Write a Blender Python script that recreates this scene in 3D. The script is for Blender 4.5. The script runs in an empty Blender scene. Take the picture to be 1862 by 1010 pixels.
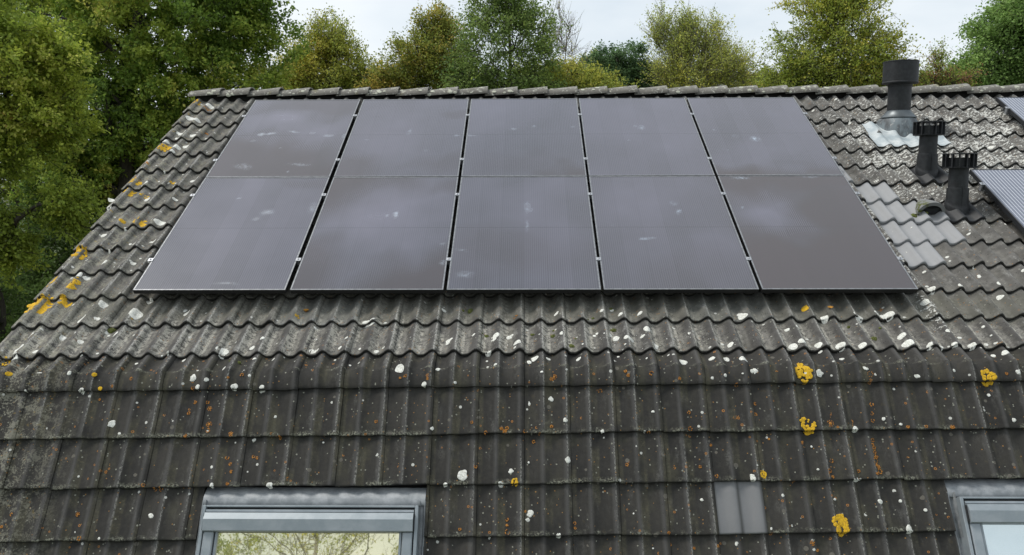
import bpy, math, random
import numpy as np
from mathutils import Matrix, Vector
R = math.radians
rng = np.random.default_rng(7)
random.seed(7)
SC = bpy.context.scene
COL = SC.collection

# ---------------------------------------------------------------- camera
cam_d = bpy.data.cameras.new('camera'); cam = bpy.data.objects.new('camera', cam_d); COL.objects.link(cam)
cam_d.sensor_width = 36.0; cam_d.lens = 36*1513.17/1862; cam_d.clip_start = .05; cam_d.clip_end = 2000
CR = ((0.99987042, 0.01571420, -0.00349519), (0.00155360, 0.12190955, 0.99254000), (-0.01602307, 0.99241681, -0.12186934))
mw = Matrix(((CR[0][0], CR[1][0], -CR[2][0], 2.8912), (CR[0][1], CR[1][1], -CR[2][1], -6.0659), (CR[0][2], CR[1][2], -CR[2][2], 0.83344), (0, 0, 0, 1)))
cam.matrix_world = mw
SC.camera = cam

# ---------------------------------------------------------------- world and sun
SUN_EL, SUN_AZ = 60, 282          # azimuth measured clockwise from +y
W = bpy.data.worlds.new('World'); SC.world = W; W.use_nodes = True
nt = W.node_tree; nt.nodes.clear()
def wn(t): return nt.nodes.new(t)
sky = wn('ShaderNodeTexSky'); sky.sky_type = 'NISHITA'; sky.sun_disc = False
sky.sun_elevation = R(SUN_EL); sky.sun_rotation = R(SUN_AZ)
tc = wn('ShaderNodeTexCoord'); mp = wn('ShaderNodeMapping'); mp.inputs['Scale'].default_value = (1, 1, 2.6)
nz = wn('ShaderNodeTexNoise'); nz.inputs['Scale'].default_value = 2.1; nz.inputs['Detail'].default_value = 6; nz.inputs['Roughness'].default_value = .5
nt.links.new(tc.outputs['Generated'], mp.inputs[0]); nt.links.new(mp.outputs[0], nz.inputs['Vector'])
cr = wn('ShaderNodeValToRGB')
cr.color_ramp.elements[0].position = .36; cr.color_ramp.elements[0].color = (3.7, 4.3, 4.8, 1)
cr.color_ramp.elements[1].position = .60; cr.color_ramp.elements[1].color = (5.7, 5.95, 6.1, 1)
nt.links.new(nz.outputs['Fac'], cr.inputs[0])
mx = wn('ShaderNodeMix'); mx.data_type = 'RGBA'; mx.inputs['Factor'].default_value = .9
nt.links.new(sky.outputs[0], mx.inputs[6]); nt.links.new(cr.outputs[0], mx.inputs[7])
bg = wn('ShaderNodeBackground'); bg.inputs['Strength'].default_value = .10
wo = wn('ShaderNodeOutputWorld')
nt.links.new(mx.outputs[2], bg.inputs['Color']); nt.links.new(bg.outputs[0], wo.inputs['Surface'])
sd = bpy.data.lights.new('sun', 'SUN'); sd.energy = 1.5; sd.angle = R(16); sd.color = (1, .96, .9)
sun = bpy.data.objects.new('sun', sd); COL.objects.link(sun)
sv = Vector((math.sin(R(SUN_AZ))*math.cos(R(SUN_EL)), math.cos(R(SUN_AZ))*math.cos(R(SUN_EL)), math.sin(R(SUN_EL))))
sun.rotation_euler = sv.to_track_quat('Z', 'Y').to_euler(); sun.location = sv*50
SC.view_settings.view_transform = 'Standard'; SC.view_settings.look = 'None'; SC.view_settings.exposure = .76; SC.view_settings.gamma = 1
SC.cycles.max_bounces = 6; SC.cycles.transparent_max_bounces = 8

# ---------------------------------------------------------------- node expression helper
class X:
    def __init__(s, m, sock): s.m = m; s.s = sock
    def _op(s, op, *a, swap=False):
        n = s.m.nodes.new('ShaderNodeMath'); n.operation = op
        args = [s] + list(a)
        if swap: args = args[::-1]
        for i, v in enumerate(args):
            if isinstance(v, X): s.m.links.new(v.s, n.inputs[i])
            else: n.inputs[i].default_value = v
        return X(s.m, n.outputs[0])
    def __add__(s, o): return s._op('ADD', o)
    __radd__ = __add__
    def __sub__(s, o): return s._op('SUBTRACT', o)
    def __rsub__(s, o): return s._op('SUBTRACT', o, swap=True)
    def __mul__(s, o): return s._op('MULTIPLY', o)
    __rmul__ = __mul__
    def __truediv__(s, o): return s._op('DIVIDE', o)
    def gt(s, o): return s._op('GREATER_THAN', o)
    def lt(s, o): return s._op('LESS_THAN', o)
    def frac(s): return s._op('FRACT')
    def abs(s): return s._op('ABSOLUTE')
    def floor(s): return s._op('FLOOR')
    def pow(s, o): return s._op('POWER', o)
    def min(s, o): return s._op('MINIMUM', o)
    def max(s, o): return s._op('MAXIMUM', o)
    def clamp(s): return s.max(0.).min(1.)
    def step(s, a, b):                      # smooth ramp a..b -> 0..1
        n = s.m.nodes.new('ShaderNodeMapRange'); n.interpolation_type = 'SMOOTHSTEP'
        s.m.links.new(s.s, n.inputs[0]); n.inputs[1].default_value = a; n.inputs[2].default_value = b
        return X(s.m, n.outputs[0])
class Mat:
    def __init__(s, name, rough=.8, metal=0., spec=.5):
        s.mat = bpy.data.materials.new(name); s.mat.use_nodes = True; s.m = s.mat.node_tree
        s.nodes = s.m.nodes; s.links = s.m.links
        s.b = s.nodes['Principled BSDF']; s.b.inputs['Roughness'].default_value = rough; s.b.inputs['Metallic'].default_value = metal
        s.b.inputs['Specular IOR Level'].default_value = spec
    def coord(s, kind='Object'): return s.nodes.new('ShaderNodeTexCoord').outputs[kind]
    def uv(s, name=None):
        n = s.nodes.new('ShaderNodeUVMap')
        if name: n.uv_map = name
        return n.outputs[0]
    def attr(s, name):
        n = s.nodes.new('ShaderNodeAttribute'); n.attribute_name = name
        p = s.nodes.new('ShaderNodeSeparateColor'); s.links.new(n.outputs['Color'], p.inputs[0])
        return [X(s.m, p.outputs[i]) for i in range(3)] + [X(s.m, n.outputs['Alpha'])], n.outputs['Color']
    def xyz(s, v):
        n = s.nodes.new('ShaderNodeSeparateXYZ'); s.links.new(v, n.inputs[0]); return [X(s.m, o) for o in n.outputs]
    def scale(s, v, sc, loc=(0, 0, 0)):
        n = s.nodes.new('ShaderNodeMapping'); s.links.new(v, n.inputs[0]); n.inputs['Scale'].default_value = sc; n.inputs['Location'].default_value = loc
        return n.outputs[0]
    def noise(s, v, sc, det=4, rough=.55, dist=0):
        n = s.nodes.new('ShaderNodeTexNoise'); s.links.new(v, n.inputs['Vector']); n.inputs['Scale'].default_value = sc
        n.inputs['Detail'].default_value = det; n.inputs['Roughness'].default_value = rough; n.inputs['Distortion'].default_value = dist
        return X(s.m, n.outputs['Fac'])
    def voro(s, v, sc, dims='2D', rnd=1):
        n = s.nodes.new('ShaderNodeTexVoronoi'); n.voronoi_dimensions = dims; s.links.new(v, n.inputs['Vector']); n.inputs['Scale'].default_value = sc
        n.inputs['Randomness'].default_value = rnd
        p = s.nodes.new('ShaderNodeSeparateColor'); s.links.new(n.outputs['Color'], p.inputs[0])
        return X(s.m, n.outputs['Distance']), X(s.m, p.outputs[0]), X(s.m, p.outputs[1])
    def mix(s, a, b, f):
        n = s.nodes.new('ShaderNodeMix'); n.data_type = 'RGBA'
        for i, v in ((6, a), (7, b)):
            if isinstance(v, tuple): n.inputs[i].default_value = (*v, 1) if len(v) == 3 else v
            else: s.links.new(v, n.inputs[i])
        if isinstance(f, X): s.links.new(f.s, n.inputs['Factor'])
        else: n.inputs['Factor'].default_value = f
        return n.outputs[2]
    def mul(s, a, f):                        # colour times scalar
        n = s.nodes.new('ShaderNodeVectorMath'); n.operation = 'SCALE'; s.links.new(a, n.inputs[0]); s.links.new(f.s, n.inputs['Scale']); return n.outputs[0]
    def color(s, c):
        if isinstance(c, tuple): s.b.inputs['Base Color'].default_value = (*c, 1)
        else: s.links.new(c, s.b.inputs['Base Color'])
        return s
    def rough(s, x): s.links.new(x.s, s.b.inputs['Roughness']); return s
    def bump(s, h, dist=.002, st=.6):
        n = s.nodes.new('ShaderNodeBump'); n.inputs['Distance'].default_value = dist; n.inputs['Strength'].default_value = st
        s.links.new(h.s, n.inputs['Height']); s.links.new(n.outputs[0], s.b.inputs['Normal']); return s

# ---------------------------------------------------------------- object helpers
def tag(o, label=None, cat=None, group=None, kind=None):
    if label: o['label'] = label
    if cat: o['category'] = cat
    if group: o['group'] = group
    if kind: o['kind'] = kind
    return o
def thing(name, loc, label, cat, group=None, rot=None):
    o = bpy.data.objects.new(name, None); o.empty_display_size = .2; COL.objects.link(o); o.location = loc
    if rot is not None: o.rotation_euler = rot
    return tag(o, label, cat, group)
def mesh(name, V, F, mats, parent=None, smooth=False, mi=None):
    me = bpy.data.meshes.new(name)
    me.from_pydata([tuple(map(float, v)) for v in V], [], [tuple(int(i) for i in f) for f in F])
    for m in (mats if isinstance(mats, (list, tuple)) else [mats]): me.materials.append(m.mat if isinstance(m, Mat) else m)
    if smooth: me.polygons.foreach_set('use_smooth', [True]*len(me.polygons))
    if mi is not None: me.polygons.foreach_set('material_index', mi)
    me.update()
    o = bpy.data.objects.new(name, me); COL.objects.link(o)
    if parent is not None: o.parent = parent
    return o
def copy_tree(o, parent=None):
    c = o.copy(); COL.objects.link(c); c.parent = parent
    for ch in list(o.children): copy_tree(ch, c)
    return c
class MB:
    """collects plain shapes for one mesh"""
    def __init__(s): s.V = []; s.F = []; s.I = []
    def add(s, V, F, mi=0):
        b = len(s.V); s.V += [tuple(v) for v in V]; s.F += [tuple(i+b for i in f) for f in F]; s.I += [mi]*len(F)
    def box(s, x0, x1, y0, y1, z0, z1, mi=0, bev=0.):
        if bev:
            b = bev; P = []
            for z, e in ((z0, b), (z0+b, 0), (z1-b, 0), (z1, b)):
                P += [(x0+e, y0+b, z), (x0+b, y0+e, z), (x1-b, y0+e, z), (x1-e, y0+b, z), (x1-e, y1-b, z), (x1-b, y1-e, z), (x0+b, y1-e, z), (x0+e, y1-b, z)]
            F = [tuple(range(7, -1, -1)), tuple(range(24, 32))]
            for l in range(3):
                for i in range(8):
                    j = (i+1) % 8; F.append((l*8+i, l*8+j, l*8+8+j, l*8+8+i))
            s.add(P, F, mi)
        else:
            s.add([(x0, y0, z0), (x1, y0, z0), (x1, y1, z0), (x0, y1, z0), (x0, y0, z1), (x1, y0, z1), (x1, y1, z1), (x0, y1, z1)],
                  [(3, 2, 1, 0), (4, 5, 6, 7), (0, 1, 5, 4), (1, 2, 6, 5), (2, 3, 7, 6), (3, 0, 4, 7)], mi)
        return s
    def lathe(s, prof, c=(0, 0, 0), n=40, mi=0, cap=(True, True)):
        P = []
        for r, z in prof:
            for i in range(n):
                a = 2*math.pi*i/n; P.append((c[0]+r*math.cos(a), c[1]+r*math.sin(a), c[2]+z))
        F = []
        for l in range(len(prof)-1):
            for i in range(n):
                j = (i+1) % n; F.append((l*n+i, l*n+j, (l+1)*n+j, (l+1)*n+i))
        if cap[0]: F.append(tuple(range(n-1, -1, -1)))
        if cap[1]: F.append(tuple(range((len(prof)-1)*n, len(prof)*n)))
        s.add(P, F, mi); return s
    def tube(s, pts, rad, n=6, mi=0):
        pts = [Vector(p) for p in pts]; P = []
        for i, p in enumerate(pts):
            d = (pts[min(i+1, len(pts)-1)]-pts[max(i-1, 0)]).normalized()
            a = d.orthogonal().normalized(); b = d.cross(a)
            if i and abs(d.dot(Vector((.3, .5, .8)))) < .99:
                a = (Vector((.3, .5, .8)).cross(d)).normalized(); b = d.cross(a)
            elif i == 0:
                a = (Vector((.3, .5, .8)).cross(d)).normalized(); b = d.cross(a)
            r = rad[i] if isinstance(rad, (list, tuple)) else rad
            for k in range(n):
                t = 2*math.pi*k/n; P.append(p + a*(r*math.cos(t)) + b*(r*math.sin(t)))
        F = [(l*n+i, l*n+(i+1) % n, (l+1)*n+(i+1) % n, (l+1)*n+i) for l in range(len(pts)-1) for i in range(n)]
        F += [tuple(range(n-1, -1, -1)), tuple(range((len(pts)-1)*n, len(pts)*n))]
        s.add(P, F, mi); return s
    def sheet(s, G, mi=0):                   # G[i][j] grid of points
        P = [p for row in G for p in row]; m = len(G[0])
        s.add(P, [(i*m+j, i*m+j+1, (i+1)*m+j+1, (i+1)*m+j) for i in range(len(G)-1) for j in range(m-1)], mi); return s
    def build(s, name, mats, parent=None, smooth=False):
        o = mesh(name, s.V, s.F, mats, parent, smooth, s.I)
        if smooth: bpy.context.view_layer.update()
        return o
def auto_smooth(o, ang=35):
    me = o.data; me.polygons.foreach_set('use_smooth', [True]*len(me.polygons))
    me.set_sharp_from_angle(angle=R(ang))
    return o
# ---------------------------------------------------------------- roof geometry
TH = R(28.52); TL = R(60)
Sv = np.array([0, math.cos(TH), math.sin(TH)]); Nv = np.array([0, -math.sin(TH), math.cos(TH)])
S2 = np.array([0, math.cos(TL), math.sin(TL)]); N2 = np.array([0, -math.sin(TL), math.cos(TL)])
EX = np.array([1., 0, 0])
XL, XR = -.845, 12.2
TW, SEAM = .3015, .17
NB, STP, AM, AL = -.165, .028, .046, .0175
RIDGE_S = 3.93
def s_crease(x): return -.782 + .0172*x
def s_edge(k, x): return -.607+.338*k + (.103-.0078*k)*(x+.7)/7
def t_edge(j): return -.14-.32*j
def wave(p):                                # roll profile, crest at phase .79 of each 151 mm wave
    d = (p-.79+.5) % 1 - .5
    d = np.where(d > 0, np.minimum(d*1.3, .5), d)
    return (.5+.5*np.cos(2*np.pi*d))**1.15
def up_pt(x, s, n): return np.asarray(x)[..., None]*EX + np.asarray(s)[..., None]*Sv + np.asarray(n)[..., None]*Nv
def lo_pt(x, t, n):
    x = np.asarray(x); K = x[..., None]*EX + s_crease(x)[..., None]*Sv - .09*Nv
    return K + np.asarray(t)[..., None]*S2 + np.asarray(n)[..., None]*N2
def phase(x): return ((np.asarray(x)-SEAM)/TW*2) % 1
def up_h(x, s):                             # surface height of the upper slope
    x = np.asarray(x, float); s = np.asarray(s, float)
    n = NB+STP*.5+AM*wave(phase(x))
    for k in range(13, -1, -1):
        e0, e1 = s_edge(k, x), s_edge(k+1, x)
        m = (s >= e0) & (s < e1)
        n = np.where(m, NB+STP*(1-(s-e0)/(e1-e0))+AM*wave(phase(x)), n)
    m = s < s_edge(0, x)
    w = (s-s_crease(x))/(s_edge(0, x)-s_crease(x))
    return np.where(m, -.136-.028*w+AM*wave(phase(x)), n)
def lo_h(x, t):
    x = np.asarray(x, float); t = np.asarray(t, float)
    j = np.maximum(np.ceil((t_edge(0)-t)/.32), 0)
    v = (t-t_edge(j))/.32; am = AL+(AM-AL)*np.clip(1-(-t/.14)/.35, 0, 1)
    return np.where(t > t_edge(0), am*(wave(phase(x))-1), -AL-STP*v+AL*wave(phase(x)))

NU = 11                                     # samples per wave
class Tiles:
    def __init__(s): s.V = []; s.F = []; s.A = []; s.B = []; s.UV = []; s.n = 0
    def grid(s, P, A, B, UV):
        a, b = P.shape[:2]; i = np.arange(a-1)[:, None]*b+np.arange(b-1)[None]+s.n
        s.F.append(np.stack([i, i+1, i+b+1, i+b], -1).reshape(-1, 4))
        s.V.append(P.reshape(-1, 3)); s.A.append(A.reshape(-1, 4)); s.B.append(B.reshape(-1, 4)); s.UV.append(UV.reshape(-1, 2)); s.n += a*b
    def build(s, name, mat, parent):
        V = np.concatenate(s.V); F = np.concatenate(s.F); me = bpy.data.meshes.new(name)
        fast_mesh(me, V, F)
        for nm, D in (('tinfo', s.A), ('tzone', s.B)):
            a = me.attributes.new(nm, 'FLOAT_COLOR', 'POINT'); a.data.foreach_set('color', np.concatenate(D).astype(np.float32).ravel())
        uv = me.uv_layers.new(name='uv'); U = np.concatenate(s.UV)[F.ravel()]
        uv.data.foreach_set('uv', U.astype(np.float32).ravel())
        me.materials.append(mat.mat); me.polygons.foreach_set('use_smooth', np.ones(len(F), bool)); me.update()
        me.set_sharp_from_angle(angle=R(50))
        o = bpy.data.objects.new(name, me); COL.objects.link(o); o.parent = parent; return o
def fast_mesh(me, V, F):
    me.vertices.add(len(V)); me.vertices.foreach_set('co', V.astype(np.float32).ravel())
    k = F.shape[1]
    me.loops.add(F.size); me.loops.foreach_set('vertex_index', F.astype(np.int32).ravel())
    me.polygons.add(len(F)); me.polygons.foreach_set('loop_start', np.arange(0, F.size, k, dtype=np.int32))
    me.update(calc_edges=True)
def zone_white(x, s):                       # where shattered white crust grows thickest (upper right, under the panels, left edge)
    z = np.clip((x-5.3)/1.0, 0, 1)*np.clip((s-.3)/.8, 0, 1)*.9*np.clip(1.15-.35*np.abs(s-2.6), .25, 1)
    z = np.maximum(z, .75*np.exp(-((s-3.05)/.25)**2)*np.exp(-((x-5.95)/.22)**2))
    z = np.maximum(z, .8*np.exp(-((x-5.85)/.13)**2)*(s < 2)*(s > -.3))
    z = np.maximum(z, .42*np.clip((-.15-s)/.15, 0, 1)*np.clip((s+.62)/.08, 0, 1)*np.clip((x-.6)/.5, 0, 1)*np.clip((6.5-x)/2, .3, 1))
    z = np.maximum(z, .45*np.clip((-.55-x)/.15, 0, 1))
    return z
def zone_left(x): return np.clip((.0-x)/.75, 0, 1)
def tile(T, x0, x1, rows, kind, k, rnd, tilt=None, dn=0., cut=None):
    """rows: list of (v, extra n drop); v 0 at the nose .. 1 at the next nose"""
    m = max(3, int(round((x1-x0)/TW*2*NU))+1)
    xs = np.linspace(x0+.0012, x1-.0012, m); xs = np.concatenate([[xs[0]], xs, [xs[-1]]])
    drop = np.zeros(m+2); drop[0] = drop[-1] = .016 if kind == 'up' else .010
    idx = np.floor((x0+1e-4-SEAM)/TW); u = (xs-SEAM)/TW-idx
    lift = (.0045 if kind == 'up' else .003)*np.clip((u-.86)/.08, 0, 1)
    ph = phase(np.clip(xs, x0+.002, x1-.002)); hw = wave(ph)
    L = len(rows); P = np.zeros((L, m+2, 3)); A = np.zeros((L, m+2, 4)); B = np.zeros((L, m+2, 4)); UV = np.zeros((L, m+2, 2))
    jit = rng.normal(0, .0014)+dn; slew = rng.normal(0, .0018)
    for i, (v, e) in enumerate(rows):
        am = AM if kind == 'up' or (kind == 'man' and v >= 0) else AL if kind == 'lo' else AL+(AM-AL)*max(0, 1+v/.35)
        nn = am*hw+lift-drop-e+jit+slew*(u-.5)*2
        if kind == 'up':
            s = s_edge(k, xs)+v*(s_edge(k+1, xs)-s_edge(k, xs))+slew*1.2*(u-.5)+tilt
            n = NB+STP*(1-v)+nn; P[i] = up_pt(xs, s, n); sv = s
        elif kind == 'man':                 # v<0 lower leg (0..-1), v>0 upper leg
            if v > 0:
                s = s_crease(xs)+v*(s_edge(0, xs)-s_crease(xs)); P[i] = up_pt(xs, s, -.136-.028*v+nn); sv = s
            elif v == 0:
                K = up_pt(xs, s_crease(xs), np.full_like(xs, -.09)); a = (Nv+N2)/np.linalg.norm(Nv+N2); P[i] = K+(nn-AM)[:, None]*a; sv = s_crease(xs)
            else:
                t = v*.14+tilt; P[i] = lo_pt(xs, np.full_like(xs, t), -am+nn); sv = s_crease(xs)+t
        else:
            t = t_edge(k)+v*.32+slew*1.2*(u-.5)+tilt; P[i] = lo_pt(xs, t, -AL-STP*v+nn); sv = s_crease(xs)+t
        A[i] = np.stack([np.full_like(xs, rnd), np.full_like(xs, abs(v)), hw, np.full_like(xs, 0. if kind == 'up' else 1.)], -1)
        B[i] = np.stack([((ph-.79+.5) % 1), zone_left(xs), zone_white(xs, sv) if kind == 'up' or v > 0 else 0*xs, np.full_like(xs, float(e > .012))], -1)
        UV[i] = np.stack([xs, sv+np.zeros_like(xs)], -1)
    T.grid(P, A, B, UV)
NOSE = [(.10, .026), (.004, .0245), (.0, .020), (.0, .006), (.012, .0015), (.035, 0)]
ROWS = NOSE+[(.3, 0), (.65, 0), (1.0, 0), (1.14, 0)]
WIN = [(.842, 2.262), (5.555, 6.975)]
REPL_UP = {(7, 18), (6, 19), (5, 19), (4, 19), (4, 20), (3, 19)}
VENT_UP = {(5, 20)}
REPL_LO = {(3, 13)}
T = Tiles(); TR = {}
def which(kind, k, i):
    if kind == 'up' and ((k, i) in REPL_UP): return 'r'
    if kind == 'lo' and ((k, i) in REPL_LO): return 'r'
    if kind == 'up' and ((k, i) in VENT_UP): return 'v'
    return 't'
NLO = 9
for kind, ks in (('up', range(0, 12+1)), ('man', [0]), ('lo', range(1, NLO))):
    for k in ks:
        for i in range(-4, 40):
            x0, x1 = SEAM+TW*i, SEAM+TW*(i+1)
            x0 = max(x0, XL); x1 = min(x1, XR)
            if x1-x0 < .04: continue
            segs = [(x0, x1)]
            if kind == 'lo' and k >= 3 and t_edge(k) > -2.2:
                for a, b in WIN:
                    o = []
                    for p, q in segs:
                        if q <= a or p >= b: o.append((p, q)); continue
                        if a-p > .015: o.append((p, a))
                        if q-b > .015: o.append((b, q))
                    segs = o
            w = which(kind, k, i); rnd = rng.random(); tilt = rng.normal(0, .0022)
            if w == 't' and kind == 'up' and (k, i) in {(1, 13), (1, 3), (1, 4), (1, 14)}: rnd = 1.3
            for p, q in segs:
                tgt = T if w == 't' else TR.setdefault((kind, k, i, w), Tiles())
                if kind == 'man':
                    rows = [(-.72, .026), (-.98, .0245), (-1, .02), (-1, .006), (-.93, .0015), (-.85, 0), (-.5, 0), (-.15, 0), (-.04, 0), (0, 0), (.05, 0), (.3, 0), (.7, 0), (1, 0), (1.35, 0)]
                    rows = [(v if v else 0, e) for v, e in rows]
                else: rows = ROWS
                if kind == 'up' and k == 12: rows = [r for r in ROWS if r[0] < 1.1]
                tile(tgt, p, q, rows, kind, k, rnd, tilt=tilt, dn=.003 if w == 'r' else 0)

# ---------------------------------------------------------------- roof materials
def tile_material(name, new=False):
    M = Mat(name, .88, spec=.35)
    (rnd, v, h, low), _ = M.attr('tinfo'); (ph, left, white, under), _ = M.attr('tzone')
    uv = M.uv('uv'); x, s, _z = M.xyz(uv)
    ph = (x*(2/TW)+(-2*SEAM/TW-.79+.5)).frac()
    fine = M.noise(uv, 260, 3, .7); mid = M.noise(uv, 34, 4, .6); big = M.noise(uv, 2.2, 3); blot = M.noise(uv, 9, 5, .65)
    streak = M.noise(M.scale(uv, (60, 5, 1)), 1, 4, .6)
    if new:
        c = M.mix((.25, .255, .26), (.32, .32, .325), blot); c = M.mix(c, (.10, .10, .095), (1-((ph-.68)*8.).abs()).clamp()*(.45+low*.5)); c = M.mul(c, 1-low*.38); c = M.mul(c, .86+.28*fine)  # dark stripe on each roll: right-flank shade put into the colour
        c = M.mix(c, (.20, .20, .19), (streak.step(.5, .8)*.3))
        M.color(c).bump(fine*.5+mid*.3, .0006, .4); M.b.inputs['Roughness'].default_value = .62; return M
    c = M.mix((.027, .026, .024), (.060, .056, .049), (rnd.pow(1.6)*.55+big.step(.3, .7)*.2+mid.step(.35, .7)*.3).clamp())
    c = M.mix(c, (.155, .148, .136), ((1-low)*(.26+.6*blot.step(.35, .7)+.25*x.step(5.5, 6.6))).clamp())
    c = M.mix(c, (.17, .18, .185), rnd.gt(1.1)*.55)
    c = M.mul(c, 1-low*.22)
    # weathering follows the roll: charcoal on its left flank, pale line at its right edge, olive or beige film in the pan
    pan = (1-h).pow(1.5); crn0 = M.noise(uv, 48, 5, .75).step(.50, .60); wv = (blot-.5)*.10
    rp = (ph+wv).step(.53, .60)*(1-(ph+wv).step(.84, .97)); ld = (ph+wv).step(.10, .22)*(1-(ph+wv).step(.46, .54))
    patch = M.noise(M.scale(uv, (3.3, 3.1, 1), (5, 2, 0)), 1, 2).step(.40, .58)
    c = M.mix(c, (.080, .074, .050), (rp*low*patch*(.30+1.3*crn0*mid+.4*blot)*rnd.lt(.85)).clamp())
    c = M.mix(c, (.095, .090, .056), (pan*M.noise(uv, 3.1, 3).step(.5, .72)*(.3+mid)*.4).clamp())
    band = s.step(-.64, -.52)*(1-s.step(-.26, -.14)); wet = s.step(-.26, -.16)*(1-s.step(.05, .2))
    c = M.mix(c, (.11, .108, .085), wet*(.45+.3*mid))
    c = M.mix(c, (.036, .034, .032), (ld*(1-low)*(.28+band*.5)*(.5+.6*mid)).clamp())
    cr2 = (M.noise(uv, 30, 6, .78, .4)*.7+M.noise(uv, 140, 3, .7)*.3).step(.46, .52)
    c = M.mix(c, (.43, .41, .35), ((rp*.95+pan*.3)*(1-low)*(.22+band*.78*M.noise(uv, 2.1, 2).step(.28, .52)+wet*.08)*cr2).clamp()*.85)
    # pale crests: wear, plus the highlight of the roll tops put into the colour
    wob = M.noise(M.scale(uv, (7, 1.2, 1)), 1, 2)
    cid = M.noise(M.scale(uv, (6.6, .8, 1)), 1, 0)
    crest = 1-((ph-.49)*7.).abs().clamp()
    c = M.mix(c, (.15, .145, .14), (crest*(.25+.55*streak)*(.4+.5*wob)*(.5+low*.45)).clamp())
    # white chalky line on the right flank of some rolls
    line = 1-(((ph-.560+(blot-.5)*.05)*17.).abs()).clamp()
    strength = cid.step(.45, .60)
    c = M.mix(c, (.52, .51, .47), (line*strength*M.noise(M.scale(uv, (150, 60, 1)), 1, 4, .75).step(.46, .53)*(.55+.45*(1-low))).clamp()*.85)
    # shattered white crust
    sh = M.noise(M.scale(uv, (44, 36, 1)), 1, 5, .70, .3); zn = M.noise(uv, 3.4, 3)
    den = (white*(.25+zn*1.45)).clamp()
    m = (sh-(.76-.27*den)).step(0., .02)*white.gt(.04)
    c = M.mix(c, (.58, .58, .54), m*.95)
    # pale crust along noses and at the left edge
    nose = 1-v.step(.02, .13)
    crn = M.noise(uv, 75, 4, .75); 
    c = M.mix(c, (.26, .26, .20), (nose*low*crn.step(.47, .56)*M.noise(uv, 7, 3).step(.45, .60)*.9).clamp())
    c = M.mix(c, (.30, .29, .225), ((crn*.55+M.noise(uv, 12, 4, .7)*.6).step(.57, .64) * (left*1.25).clamp()*.7).clamp())
    c = M.mix(c, (.33, .23, .05), (M.noise(M.scale(uv, (1, 1, 1), (4, 9, 0)), 22, 4, .6).step(.62, .68)*(left*.8+.05)*.7).clamp())
    # small round lichens in the paint of the tile
    for sc, th, r0, col, off in ((75, .982, .24, (.27, .27, .22), 11), (34, .993, .18, (.60, .60, .55), 23), (44, .989, .22, (.38, .16, .035), 31), (90, .988, .22, (.30, .16, .05), 47), (26, .986, .2, (.13, .12, .10), 61)):
        d, a, b = M.voro(M.scale(uv, (1, 1, 1), (off*1.37, off*.71, 0)), sc)
        pm = a.gt(th)*(d+(fine-.5)*.1).lt(b*.2+r0)
        if col[0] < .41 and col[2] < .04: pm = pm*(d.gt(.12+b*.08))*(.35+.65*low)
        c = M.mix(c, col, pm*.85)
    pale = M.noise(M.scale(uv, (14, 5, 1), (3, 7, 0)), 1, 5, .7).step(.52, .68)*(1-low*.72)*(.35+.65*h)
    c = M.mix(c, (.36, .355, .33), (pale*(.25+.75*M.noise(uv, 70, 4, .75).step(.42, .56))*.6).clamp())
    # black pitting
    d, a, b = M.voro(uv, 85); c = M.mix(c, (.014, .013, .012), a.gt(.965)*d.lt(.28)*(.85-low*.4))
    c = M.mul(c, (.62+.76*fine)*(.86+.28*blot))
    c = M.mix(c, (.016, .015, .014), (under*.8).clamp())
    c = M.mix(c, (.018, .017, .015), ((1-v.step(.0, .012))*.75).clamp())  # shade on the tile lips put into the colour, along with edge dirt
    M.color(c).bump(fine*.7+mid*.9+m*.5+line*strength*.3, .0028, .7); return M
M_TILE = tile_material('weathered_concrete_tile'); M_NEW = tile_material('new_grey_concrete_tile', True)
house = thing('house', (0, 0, 0), 'house with mansard roof of dark ribbed concrete tiles blotched with lichen', 'house')
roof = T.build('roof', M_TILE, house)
for (kind, k, i, w), t in TR.items():
    if w == 'r':
        o = t.build('replacement_tile', M_NEW, roof); o['label'] = 'clean pale grey replacement tile in the old dark roof'
    else:
        vt = t.build('vent_tile', M_NEW, roof); vt['label'] = 'grey ventilation tile with a round hood and mossy flank'

# hood of the vent tile
M_DARK = Mat('dark_plastic', .55); n_ = M_DARK.noise(M_DARK.coord(), 25, 4, .6); f_ = M_DARK.noise(M_DARK.coord(), 300, 2)
M_DARK.color(M_DARK.mul(M_DARK.mix((.008, .0085, .010), (.024, .026, .028), n_.step(.35, .7)), .8+.4*f_)).rough(.42+n_*.3)
M_BLACK = Mat('black_void', .9).color((.004, .004, .004))
mb = MB(); hx, hs0, hs1 = 6.375, 1.245, 1.46
G = []; 
for a in np.linspace(0, 1, 9):              # half cone, open towards the eaves
    r = .112*(1-a**1.6*.72); s = hs0+(hs1-hs0)*a; n0 = NB+.045
    G.append([tuple(up_pt(hx+r*math.cos(q)*1.05, s, n0+.105*(1-a**1.4*.75)*math.sin(q)+.012*(1-a))) for q in np.linspace(-.15, math.pi+.15, 22)])
mb.sheet(G)
Gi = [[tuple(up_pt(hx+.085*math.cos(q)*1.05, s, NB+.055+.075*math.sin(q))) for q in np.linspace(-.15, math.pi+.15, 22)] for s in (hs0, hs0+.10)]
mb.sheet([G[0], Gi[0]]); mb.sheet(Gi, 1)
mb.add([p for p in Gi[1]], [tuple(range(22))], 1)
pl = [tuple(up_pt(hx+.098*math.cos(q)*1.05, hs0+.022, NB+.045+.088*math.sin(q))) for q in np.linspace(-.15, math.pi+.15, 22)]
mb.add(pl, [tuple(range(22))], 2)
sl = [tuple(up_pt(hx+.058*math.cos(q), hs0+.018, NB+.108+.018*math.sin(q))) for q in np.linspace(0, 2*math.pi, 20)[:-1]]
mb.add(sl, [tuple(range(19))], 1)
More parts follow.
